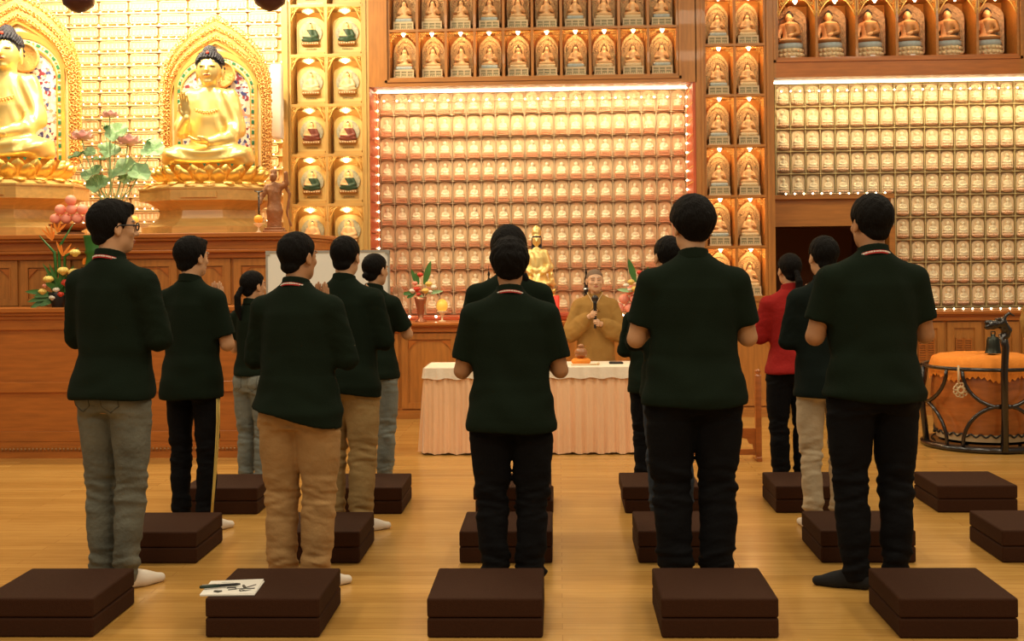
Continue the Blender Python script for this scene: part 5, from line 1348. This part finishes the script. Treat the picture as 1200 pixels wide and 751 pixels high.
def head_m(q):
    """material index for skin faces: 0 skin 1 lips 2 dark"""
    m = np.zeros(len(q)); x = np.abs(q[:,0])
    m[(x < .023) & (np.abs(q[:,2]+.0585) < .0075*(1-(x/.026)**2)+.001) & (q[:,1] > .078)] = 1
    m[(x > .017) & (x < .045) & (np.abs(q[:,2]-.0075+(x-.031)*-.08) < .0032) & (q[:,1] > .06)] = 2
    m[(x > .013) & (x < .048) & (np.abs(q[:,2]-(.031+.004*(1-((x-.03)/.018)**2))) < .0028) & (q[:,1] > .055)] = 2
    return m
def hair_f(style, sd):
    def f(q):
        vol = dict(short=.016, crop=.010, bowl=.034, wavy=.030, long=.042, pony=.010, bob=.014, sleek=.009)[style]
        d = ell(q, (0,-.014,.036), (.0775+vol*.75,.098+vol*.8,.086+vol))
        y = q[:,1]
        back = dict(short=-.078, crop=-.070, bowl=-.092, wavy=-.080, long=-.09, pony=-.06, bob=-.085, sleek=-.07)[style]
        zm = np.interp(y, [-.1,-.05,-.022,-.004,.012,.022,.045,.07,.10], [back,back,back+.01,.02,.022,-.012,.045,.062,.07]).astype(np.float32)
        if style == 'bowl': zm = np.interp(y, [-.1,-.045,-.02,0,.02,.05,.1], [back,back,-.02,.012,.022,.034,.05]).astype(np.float32)
        if style in ('bob','wavy','long'): zm = np.interp(y, [-.1,-.03,-.005,.02,.03,.045,.07,.1], [back,back,-.02,.005,-.01,.035,.05,.058]).astype(np.float32)
        d = smax(d, (zm-q[:,2])*.75, .012)
        if style not in ('wavy','bob') or True: d = smin(d, ell(q, (0,-.055,-.045), (.052+vol*.2,.038+vol*.3,.035)), .02)
        if style in ('bowl','wavy','long'): d = d+np.clip(.03-q[:,2], 0, .12)*(.15 if style == 'bowl' else .07)
        if style == 'short': d = smin(d, ell(q, (.01,.055,.098), (.045,.035,.02)), .02)
        if style == 'bowl': d = smin(d, ell(q, (0,.04,.10), (.065,.06,.022)), .02)
        if style == 'wavy': d = smin(d, ell(q, (0,-.0,.095), (.06,.07,.03)), .03)+nz(q, (85,85,75), sd)*.0050
        if style in ('pony','sleek'):
            if style == 'pony':
                d = smin(d, ell(q, (0,-.118,-.02), (.02,.018,.02)), .015); d = smin(d, chain(q, [(0,-.118,-.02),(0,-.150,-.08),(.0,-.145,-.18),(.01,-.13,-.26)], [.020,.027,.028,.010]), .01)
            else: d = smin(d, ell(q, (0,-.112,-.035), (.026,.02,.024)), .012)
        if style == 'long': d = smin(d, chain(q, [(.02,-.06,-.05),(.09,-.05,-.16),(.115,-.03,-.27)], [.05,.03,.014]), .03)
        d = d+nz(q, (240,240,60), sd)*.0012+nz(q, (95,95,60), sd+2)*(.0022 if style in ('short','crop','bowl') else .001)
        return d
    return f
SH_M = [(.60,.192,.150,-.015),(.78,.190,.150,-.015),(.88,.188,.150,-.014),(.97,.178,.134,-.008),(1.06,.172,.122,-.002),(1.18,.174,.118,.0),(1.28,.176,.118,-.004),(1.36,.166,.110,-.010),(1.41,.142,.092,-.014),(1.45,.108,.078,-.020),(1.48,.078,.070,-.020),(1.505,.062,.063,-.016),(1.54,.056,.055,-.01)]
def arm_pts(sp, s):
    sx = .172*sp.get('shw', 1); ex = .222*sp.get('elw', 1); ey = sp.get('ely', .03); ez = sp.get('elz', 1.135)
    hz_ = sp.get('hand_z', 1.30); hy = sp.get('hand_y', .25)
    if sp.get('hands') == 'mic': return (s*sx, -.006, 1.385), (s*ex, ey, ez), (s*.036, .175, 1.29 if s > 0 else 1.205)
    return (s*sx, -.006, 1.385), (s*ex, ey, ez), (s*.022, hy, hz_)
def body_field(sp):
    R = head_rot(sp.get('hyaw', 0), sp.get('hpitch', 0)); fem = sp.get('fem', 0); w = sp.get('w', 1)
    def f(p):
        d = head_f(to_head(p, R), fem)
        d = smin(d, cone(p, (0,-.022,1.46), (0,-.004,1.575), .056 if not fem else .048, .052 if not fem else .045), .02)
        q = p*V3(1/w, 1, 1)
        d = smin(d, prof(q, [(.80,.14,.09,0),(1.05,.13,.085,0),(1.3,.155,.09,0),(1.42,.12,.07,-.01),(1.47,.06,.05,-.015)]), .03)
        for s in (-1,1):
            a, e, h = arm_pts(sp, s); a = (a[0]*w, a[1], a[2]); e = (e[0]*w, e[1], e[2])
            d = smin(d, chain(p, [a, e], [.047, .041]), .03); d = smin(d, chain(p, [e, tuple(np.array(e)*.6+np.array(h)*.4), h], [.040,.038,.025]), .012)
            if sp.get('hands') == 'mic':
                d = smin(d, hand_local(p, h, (0,1,.12), (0,-.12,1), (-s,0,0), .165, .85, 0, .5), .008)
            else:
                d = smin(d, hand_local(p, h, (0,.12,1), (0,-1,.12), (-s,0,0), .175 if not fem else .16, .03, sp.get('spread', .1)), .010)
            # legs inside the trousers and feet
            d = np.minimum(d, chain(p, [(s*.085*w,0,.84),(s*.088*w,.01,.48),(s*sp.get('ank',.078)*w,-.012,.09)], [.075,.05,.036]))
            for pt in foot_parts(sp, s): d = smin(d, cone(p, pt[0], pt[1], pt[2]-.004, pt[3]-.004), .02)
        return d
    return f
def foot_parts(sp, s):
    a = math.radians(sp.get('footl' if s < 0 else 'footr', s*10)); x0, y0 = s*sp.get('ank',.078)*sp.get('w', 1), -.012
    d = (math.sin(a), math.cos(a)); k = lambda u, z: (x0+d[0]*u, y0+d[1]*u, z)
    return [(k(0,.09), k(-.03,.034), .038, .032), (k(-.03,.033), k(.09,.03), .032, .032), (k(.0,.07), k(.12,.03), .036, .026), (k(.09,.028), k(.175,.021), .031, .022)]
def shirt_field(sp):
    w = sp.get('w', 1); hem = sp['hem']; long = sp['sleeve'] == 'long'; sd = sp.get('seed', 1); fl = sp.get('flare', 1.04)
    tab = [(z, a*(fl if z < 1.0 else 1)*(1+.0*z), b*(1+(fl-1)*.5 if z < 1.0 else 1)*sp.get('dep', 1), c) for z, a, b, c in SH_M]
    if sp.get('fem'): tab = [(z, a*.93*(1.0 if z > 1.2 or z < .9 else .95), b*.95, c) for z, a, b, c in tab]
    asym = sp.get('hem_slope', 0)
    def f(p):
        q = p*V3(1/w, 1, 1); d = prof(q, tab, cap=False); d = np.maximum(d, p[:,2]-1.512+(p[:,1]+.01)*.25)
        for s in (-1,1):
            a, e, h = arm_pts(sp, s); a = np.array((a[0]*w, a[1], a[2])); e = np.array((e[0]*w, e[1], e[2])); h = np.array(h)
            d = smin(d, cone(p, (s*.055*w,-.016,1.452), tuple(a+np.array((-s*.012,0,.008))), .036, .050), .06)
            if long:
                ar = chain(p, [tuple(a), tuple(e), tuple(e*.25+h*.75)], [.058,.058,.044])
                ar = ar+nz(p, (55,50,80), sd+s)*.0035
            else:
                k = sp.get('slv', .66); ed = a+(e-a)*k; ar = cone(p, tuple(a), tuple(ed+(e-a)*.1), .058, .068*sp.get('slw', 1))
                ax = (e-a)/np.linalg.norm(e-a); ar = np.maximum(ar, (p-V3(*ed)) @ ax.astype(np.float32)+nz(p, (40,40,40), sd)*.002)
            d = smin(d, ar, .035)
        # folds gather round the waist, at the arm pits and between the shoulder blades
        z = p[:,2]; wst = np.exp(-((z-1.0)/.16)**2); sh = np.exp(-((z-1.30)/.12)**2)
        d = d+nz(p, (14,10,26), sd)*.0070*wst+nz(p, (22,14,9), sd+3)*.0045+np.sin((p[:,0]*9+z*22+sd)+2*np.sin(p[:,0]*7))*.0035*wst*(p[:,1] < 0)+nz(p, (30,20,12), sd+5)*.002*sh
        d = d-.010*np.exp(-((z-(hem+.03))/.03)**2)*.5
        d = np.maximum(d, hem+asym*p[:,0]+.006*np.sin(p[:,0]*14+sd)-z)
        return d
    return f
def collar_field(sp):
    def f(p):
        q = p-V3(0,-.012,1.503); zc = q[:,2]+q[:,1]*.28
        r = np.sqrt((q[:,0]/1.0)**2+(q[:,1]/.98)**2); rr = .066-.18*np.clip(zc, -.03, .03)+.0
        d = np.abs(r-rr)-.006; d = np.maximum(d, np.abs(zc+.0)-.026)
        return d
    return f
def trouser_field(sp):
    w = sp.get('w', 1)*sp.get('tw', 1); sd = sp.get('seed', 1); leg = sp.get('leg', 1.0); hip = sp.get('hip', 1.0)
    def f(p):
        q = p*V3(1/w, 1, 1)
        d = prof(q, [(.80,.15,.105,0),(.86,.168*hip,.118*hip,0),(.94,.160*hip,.11,0),(1.04,.148,.10,.004)])
        for s in (-1,1):
            d = smin(d, ell(q, (s*.078,-.052,.875), (.082*hip,.082*hip,.095)), .03)
            L = chain(q, [(s*.088,.002,.84),(s*.092,.006,.66),(s*.090,.012,.48),(s*(.045+sp.get('ank',.078)*.55),-.004,.28),(s*sp.get('ank',.078),-.012,.055)], [.094*leg,.083*leg,.068*leg,.064*leg,.058*leg*sp.get('cuff', 1)])
            L = np.maximum(L, .03-p[:,2])
            d = smin(d, L, .018)
        z = p[:,2]; kn = np.exp(-((z-.46)/.12)**2)+np.exp(-((z-.12)/.10)**2)*1.2+np.exp(-((z-.80)/.06)**2)*.7
        d = d+(nz(p, (20,16,70), sd)*.0095+nz(p, (36,28,130), sd+2)*.0048)*kn+nz(p, (26,20,22), sd+4)*.0045
        return d
    return f
def person(sp):
    X, Y = sp['x'], sp['y']; k = sp['h']/1.75; vs = (k, k, k); yaw = sp.get('yaw', 0)
    t = thing('person', sp['label'], 'person', (X, Y, 0), -math.radians(yaw)); sd = sp.get('seed', 1)
    R = head_rot(sp.get('hyaw', 0), sp.get('hpitch', 0)); res = sp.get('res', .0065)
    fmesh(body_field(sp), (-.42,-.30,-.012), (.42,.45,1.78), res, 'body', [sp.get('skin', M['skin']), M['lip'], M['dark']], t, vs, mfun=lambda c: head_m(to_head(c.astype(np.float32), R)) if sp.get('face', 1) else np.zeros(len(c)))
    hf = hair_f(sp['hair'], sd) if sp['hair'] != 'shaved' else (lambda q: np.maximum(np.maximum(ell(q, (0,-.013,.035), (.0858,.0990,.0885)), (np.interp(q[:,1], [-.1,-.04,-.01,.02,.05,.075,.1], [-.05,-.045,.0,.02,.05,.066,.07]).astype(np.float32)-q[:,2])*.7), ell(q, (0,-.03,.04), (.12,.112,.12))))
    hr = fmesh(lambda p: hf((p-V3(0,0,0))), (-.13,-.21,-.32 if sp['hair'] in ('pony','long') else -.12), (.15,.12,.17), .0042, 'hair', M['hair'] if sp['hair'] != 'shaved' else M['hairb'], t, vs, smooth_it=1)
    HM = Matrix.Translation(Vector([float(v) for v in HC])*k) @ Matrix([[float(v) for v in r] for r in R]).to_4x4(); hr.matrix_local = HM
    if sp.get('robe'): return robe_parts(sp, t, vs, k)
    top = sp.get('top', 'shirt')
    fmesh(shirt_field(sp), (-.45,-.28,sp['hem']-.07), (.45,.42,1.54), .0085, 'jacket' if top in ('redj','shirtb') else 'shirt', M[top], t, vs)
    fmesh(collar_field(sp), (-.1,-.12,1.45), (.1,.1,1.56), .0042, 'collar', M[top], t, vs)
    fmesh(trouser_field(sp), (-.34,-.26,.0), (.34,.22,1.07), .007, 'trousers', M[sp['pants']], t, vs)
    for s in (-1,1):
        a = sp.get('sock', 'sock')
        def sf(p, s=s):
            d = None
            for pt in foot_parts(sp, s): e = cone(p, *pt); d = e if d is None else smin(d, e, .02)
            return np.maximum(d, np.maximum(p[:,2]-.115, .001-p[:,2]))
        fmesh(sf, (-.36,-.30,-.02), (.36,.25,.13), .006, 'sock', M[a], t, vs)
    if sp.get('lanyard'):
        b = MB(); n = 40; A = []
        for i in range(n):
            a = 2*PI*i/n; y = -.012-.072*math.cos(a); x = .074*math.sin(a); z = 1.510-(y+.085)*.42; A.append((x, y, z))
        for r in (0,):
            vsn = []; 
            for x, y, z in A: d = Vector((x, y+.012, 0)).normalized(); vsn += [(x, y, z+.007), (x+d.x*.003, y+d.y*.003, z+.007), (x+d.x*.003+d.x*.002, y+d.y*.005, z-.007), (x, y, z-.007)]
            fs = []
            for i in range(n):
                j = (i+1) % n
                for q in range(4): fs.append((i*4+q, j*4+q, j*4+(q+1)%4, i*4+(q+1)%4))
            b.add(vsn, fs, 0)
        rnd = random.Random(sd)
        for i in range(-7, 8):                            # pale woven lettering, too small to read
            for u in range(2):
                a = (i+u*.45)*.155; y = -.012-.077*math.cos(a); x = .0785*math.sin(a); z = 1.510-(y+.085)*.42; hh = .0024+.0016*rnd.random()
                kk = MB(); kk.box(-.0022,.0022,-.0015,.0,-hh,hh,1); b.merge(kk, Matrix.Translation((x, y, z)) @ Matrix.Rotation(a, 4, 'Z'))
        b.xform(Matrix.Scale(k, 4)); b.build('lanyard', [M['lany'], M['paper']], t)
    if sp.get('glasses'):
        b = MB()
        for s in (-1,1):
            b.tube([(s*.033+.023*math.cos(a), .098-.3*abs(.02*math.cos(a))*0, .008+.017*math.sin(a)) for a in [2*PI*i/20 for i in range(20)]], .0034, 5, closed=True)
            b.tube([(s*.055,.097,.013),(s*.074,.085,.013),(s*.083,.0,.012),(s*.084,-.012,.0)], .0034, 5)
        b.tube([(-.011,.10,.011),(.011,.10,.011)], .002, 5)
        o = b.build('glasses', M['potblack'], t); b = None
        o.matrix_local = HM @ Matrix.Scale(k, 4)
    if sp.get('stripes'):
        b = MB()
        for q in (-1,0,1):
            pts = [(.088+.0+.094-.0+.002, .0+q*.015, .80),(.092+.083+.004, .006+q*.015, .66),(.090+.068+.005,.012+q*.014,.48),(.088+.060+.005,-.004+q*.010,.28),(.078+.055+.004,-.012+q*.009,.08)]
            b.tube([(x*sp.get('w', 1)*sp.get('tw', 1)-.0, y-.018, z) for x, y, z in pts], .0032, 5)
        b.xform(Matrix.Scale(k, 4)); b.build('side_stripes', M['yellow'], t)
    if sp['pants'] in ('jeans','jeansl','tan','khaki') and sp.get('pockets', 1):
        w = sp.get('w', 1)*sp.get('tw', 1)
        for s in (-1,1):
            b = MB()
            if sp['pants'] in ('jeans','jeansl'): P_ = [(s*.035,.925),(s*.125,.93),(s*.122,.84),(s*.078,.81),(s*.036,.84)]; P_.append(P_[0])
            else: P_ = [(s*.04,.912),(s*.125,.918),(s*.125,.902),(s*.04,.896)]; P_.append(P_[0])
            for (x0, z0), (x1, z1) in zip(P_[:-1], P_[1:]):
                pts = []
                for i in range(7):
                    x = x0+(x1-x0)*i/6; z = z0+(z1-z0)*i/6
                    ys = np.linspace(-.2, -.05, 60); pp = np.stack([np.full(60, x*w), ys, np.full(60, z)], 1).astype(np.float32)
                    dd = trouser_field(sp)(pp); j = int(np.argmax(dd < 0)) if (dd < 0).any() else 30
                    pts.append((x*w, float(ys[j])-.001, z))
                b.tube(pts, .0030, 4)
            b.xform(Matrix.Scale(k, 4)); b.build('back_pocket', M[dict(jeans='seamj', jeansl='seaml', tan='seamt', khaki='seamk')[sp['pants']]], t)
    return t
def robe_parts(sp, t, vs, k):
    key = sp['robe']; sd = sp.get('seed', 1)
    def rf(p):
        d = prof(p, [(.02,.26,.19,0),(.3,.235,.17,0),(.7,.21,.15,0),(.95,.195,.135,.005),(1.1,.185,.12,.005),(1.3,.20,.118,0),(1.39,.185,.105,-.008),(1.44,.12,.08,-.014),(1.49,.068,.062,-.012),(1.51,.06,.056,-.01)])
        for s in (-1,1):
            a, e, h = arm_pts(sp, s); a = np.array(a); e = np.array(e); h = np.array(h)
            d = smin(d, cone(p, (s*.06,-.014,1.448), tuple(a), .038, .055), .06)
            e2 = e*.3+h*.7
            ar = chain(p, [tuple(a), tuple(e), tuple(e2)], [.07,.082,.068])
            dr = cone(p, tuple(e+np.array((0,.02,-.075))), tuple(e2+np.array((s*.03,-.0,-.085))), .055, .045)  # wide hanging sleeve
            ar = smin(ar, dr, .05); ax = (h-e)/np.linalg.norm(h-e); ar = np.maximum(ar, (p-V3(*(e*.12+h*.88))) @ ax.astype(np.float32))
            d = smin(d, ar+nz(p, (40,40,55), sd+s)*.004, .02)
        z = p[:,2]; d = d+np.sin(np.arctan2(p[:,0], p[:,1])*13+1.5*np.sin(z*5)+sd)*.006*np.clip((1.1-z)*1.6, 0, 1)+nz(p, (16,12,20), sd)*.005
        return np.maximum(d, -(cone(p, (0,-.02,1.46), (0,-.01,1.6), .050, .052)))
    fmesh(rf, (-.42,-.27,-.0), (.42,.45,1.53), .0075, 'robe', M[key], t, vs)
    b = MB()                                             # crossed collar bands running down the chest
    rfv = rf
    for s in (-1,1):
        pts = []
        for i in range(14):
            u = i/13; x = s*(.066-(.066+.012*s*0+.045)*u**1.0); z = 1.515-.19*u
            ys = np.linspace(.30, .0, 120); pp = np.stack([np.full(120, x), ys, np.full(120, min(z, 1.485))], 1).astype(np.float32); dd = rfv(pp)
            j = int(np.argmax(dd < .002)); pts.append((x, float(ys[j])+.002 if i else .03, z))
        b.tube(pts, .014, 6, flat=(1,.7)); b.tube([(x+s*.014, y+.003, z) for x, y, z in pts], .0035, 5, 1)
    b.tube([(.067*math.sin(a), -.012-.062*math.cos(a), 1.513-.0*math.cos(a)) for a in [(-.62+1.24*i/16)*PI for i in range(17)]], .011, 6)
    b.xform(Matrix.Scale(k, 4)); b.build('collar_band', [M[key], M['slabr']], t)
    for s in (-1,1):
        b = MB()
        for pt in foot_parts(sp, s): b.tube([pt[0], pt[1]], [pt[2], pt[3]], 10)
        b.xform(Matrix.Scale(k, 4)); b.build('shoe', M['robed'], t)
    return t
def place(px, toppx, Y):
    x, z = P(px, toppx, Y); return dict(x=x, y=Y, h=z)
R1, R2, R3 = 5.50, 6.66, 7.84
skin2 = mat('skin_tan', (.44,.215,.10), .5, noise=.05, nscale=12)
folk = [
 dict(**place(131,238,R1), tw=.93, yaw=20, hyaw=34, w=1.06, hem=.865, sleeve='long', pants='jeans', hair='short', seed=1, lanyard=1, glasses=1, footr=22, footl=0, ank=.062, cuff=.95, label='tall man in glasses, green pullover and grey jeans standing leftmost in front row', hand_z=1.25, leg=1.02),
 dict(**place(348,275,R1), yaw=14, hyaw=20, w=1.12, hem=.85, hem_slope=-.22, sleeve='long', pants='tan', hair='crop', seed=2, lanyard=1, footr=40, label='man in green pullover and tan trousers with red lanyard, front row second from left', skin=skin2, hip=.95, flare=1.08, dep=1.08, hand_z=1.34, hand_y=.27, res=.0052, leg=1.14, spread=.2),
 dict(**place(597,285,R1), yaw=0, hyaw=0, w=1.13, hem=.80, sleeve='short', pants='black', hair='wavy', seed=3, lanyard=1, label='centre person in dark green polo with black trousers, facing the golden statue', skin=skin2, leg=1.1, flare=1.06, slv=.78, elz=1.10, sock='sockb'),
 dict(**place(811,237,R1), yaw=-4, hyaw=-14, w=1.16, hem=.83, sleeve='short', pants='black', hair='bowl', seed=4, label='broad man with bowl haircut in dark green polo and black trousers', leg=1.12, flare=1.08, slv=.74, elz=1.13, sock='sockb'),
 dict(**place(1021,232,R1), yaw=-8, hyaw=-12, w=1.16, hem=.845, hem_slope=-.06, sleeve='short', pants='black', hair='short', seed=5, lanyard=1, label='man in dark green polo with red lanyard, front row at right before the drum', skin=skin2, leg=1.02, slv=.72, elz=1.13, footl=-62, sock='sockb', cuff=.85),
 dict(**place(224,280,R2), yaw=16, hyaw=20, w=1.0, hem=.80, sleeve='short', pants='black', stripes=1, hair='short', seed=6, footr=30, label='young man in black track trousers with yellow side stripes, second row left', hand_z=1.32, hand_y=.27, res=.0055, leg=.92, slv=.8, elz=1.12),
 dict(**place(404,279,R2), yaw=16, hyaw=0, w=1.10, hem=.835, hem_slope=-.12, sleeve='long', pants='khaki', hair='crop', seed=7, footr=45, label='man in dark green pullover and loose khaki trousers, second row', leg=1.12, flare=1.07, dep=1.06),
 dict(**place(596,272,R2), yaw=3, hyaw=0, w=1.13, hem=.80, sleeve='short', pants='black', fem=1, hair='long', seed=8, label='long-haired woman in green polo almost hidden behind the centre person', slv=.7, sock='sockb'),
 dict(**place(783,279,R2), yaw=-6, hyaw=-15, w=.92, hem=.80, sleeve='long', pants='jeansd', hair='crop', seed=9, label='person in dark blue jeans hidden behind the broad bowl-haired man', leg=.98, sock='sockb'),
 dict(**place(965,279,R2), yaw=-8, hyaw=-8, w=.98, hem=.80, sleeve='long', top='shirtb', pants='beige', hair='crop', seed=10, label='man in black jacket and beige trousers beside the red-jacketed woman', leg=.98, shw=1.02),
 dict(**place(296,319,R3), yaw=22, hyaw=22, w=.92, hem=.93, sleeve='short', pants='jeansl', fem=1, hair='pony', seed=11, label='woman with low ponytail and grey jeans in the far row at left', leg=1.12, hip=1.04),
 dict(**place(439,299,R3), yaw=26, hyaw=10, w=.98, hem=.83, sleeve='short', pants='jeansl', fem=1, hair='sleek', seed=12, label='person with sleek black hair and pale blue jeans raising joined hands, far row', hand_z=1.36, hand_y=.30, res=.005, elz=1.16, ely=.10, spread=.35, slv=.8, leg=1.02, hip=.95, flare=1.08, dep=1.12, pockets=0),
 dict(**place(762,322,R3), yaw=0, hyaw=-5, w=.98, hem=.80, sleeve='long', pants='black', hair='wavy', seed=13, label='curly-haired person in the far row mostly hidden by the broad man', shw=1, sock='sockb'),
 dict(**place(925,299,R3), yaw=-6, hyaw=-12, w=1.0, hem=.87, sleeve='long', top='redj', pants='black', fem=1, hair='pony', seed=14, label='woman in a bright red jacket with dark ponytail in the far row', leg=1.08, hip=.97, flare=1.12, dep=1.12, sock='sockb'),
]
for s_ in folk: person(s_)
# nun behind the table
YN = 10.02; nx, nh = P(697,316,YN)
nun = dict(x=nx, y=YN, h=nh, yaw=182, hyaw=-8, hpitch=2, w=1.0, hem=0, sleeve='long', hair='shaved', robe='robe', seed=21, hands='mic', fem=2, res=.0048, skin=mat('skin_light', (.72,.43,.26), .5), hand_z=1.24, hand_y=.215, elz=1.13, elw=1.12, ely=.03,
           label='shaven-headed nun in ochre robe speaking into a black microphone behind the table')
person(nun)
# microphone between her hands
k = nh/1.75; t = thing('microphone', 'black handheld microphone held in both hands by the nun', 'microphone', (nx, YN, 0), -math.radians(182))
q0, q1 = Vector((.0,.262,1.16)), Vector((.0,.215,1.50)); d_ = (q1-q0)
b = MB(); b.tube([q0*k, (q0+d_*.75)*k, (q0+d_*.78)*k], [.013*k,.019*k,.024*k], 12); b.build('handle', M['potblack'], t)
b = MB(); b.sphere((q0+d_*.88)*k, .036*k, 0, 14, sz=1.1); b.build('mesh_head', M['dark'], t)
# robed person cut by the right edge
YR = 7.75; rx = PX(1249,500,YR)
person(dict(x=rx, y=YR, h=1.64, yaw=-15, hyaw=0, w=1, hem=0, sleeve='long', hair='shaved', robe='robe', seed=22, hands='pray', res=.008, face=1, hand_y=.22, hand_z=1.18, label='person in ochre brown robe standing at the right photo edge beside the drum'))
# ------------------------------------------------------------------ light
def area(name, loc, rot, sx, sy, power, col):
    l = bpy.data.lights.new(name, 'AREA'); l.shape = 'RECTANGLE'; l.size = sx; l.size_y = sy; l.energy = power; l.color = col
    o = bpy.data.objects.new(name, l); COL.objects.link(o); o.location = loc; o.rotation_euler = rot; return o
WC = (1, .84, .60)
for x in (-4.2, -1.2, 1.8, 4.6):
    for y in (1.0, 4.2, 7.2):
        area('ceiling_and_fill_light', (x, y, 4.6), (0,0,0), .9, .9, 39, WC)
area('led_light', ((XL+XR)/2, YF+.315, ZH-.03), (math.radians(30), 0, 0), XR-XL-.1, .04, 15, (1,.80,.50))
area('led_light', ((X1r+ox1+.9)/2, YF+.315, ZHr-.03), (math.radians(30), 0, 0), ox1-X1r+.8, .04, 11, (1,.84,.48))
for x in (-1.4, .6, 2.6, 4.4):
    area('ceiling_and_fill_light', (x, 9.3, 4.6), (math.radians(25),0,0), .7, .5, 16, WC)  # extra row, added as front fill on the figurine walls
for x in (-4.6, -3.6, -2.75):
    area('altar_fill', (x, 9.9, 4.4), (math.radians(32), 0, 0), .4, .2, 58, (1,.82,.52))  # unseen lights added to brighten the big Buddhas
area('tile_wash', (-3.8, 11.3, 4.5), (math.radians(10), 0, 0), 3, .1, 24, (1,.82,.54))  # unseen long light added to brighten the tile wall
area('corridor_fill', ((X1r+XD)/2, 12.9, 2.2), (0,0,0), .5, .5, 3, (1,.7,.4))  # added fill so the doorway interior is not black
w = bpy.data.worlds.new('world'); SC.world = w; w.use_nodes = True
w.node_tree.nodes['Background'].inputs[0].default_value = (1, .82, .58, 1); w.node_tree.nodes['Background'].inputs[1].default_value = .20
SC.view_settings.view_transform = 'Standard'; SC.view_settings.look = 'None'; SC.view_settings.gamma = 1; SC.view_settings.exposure = .08
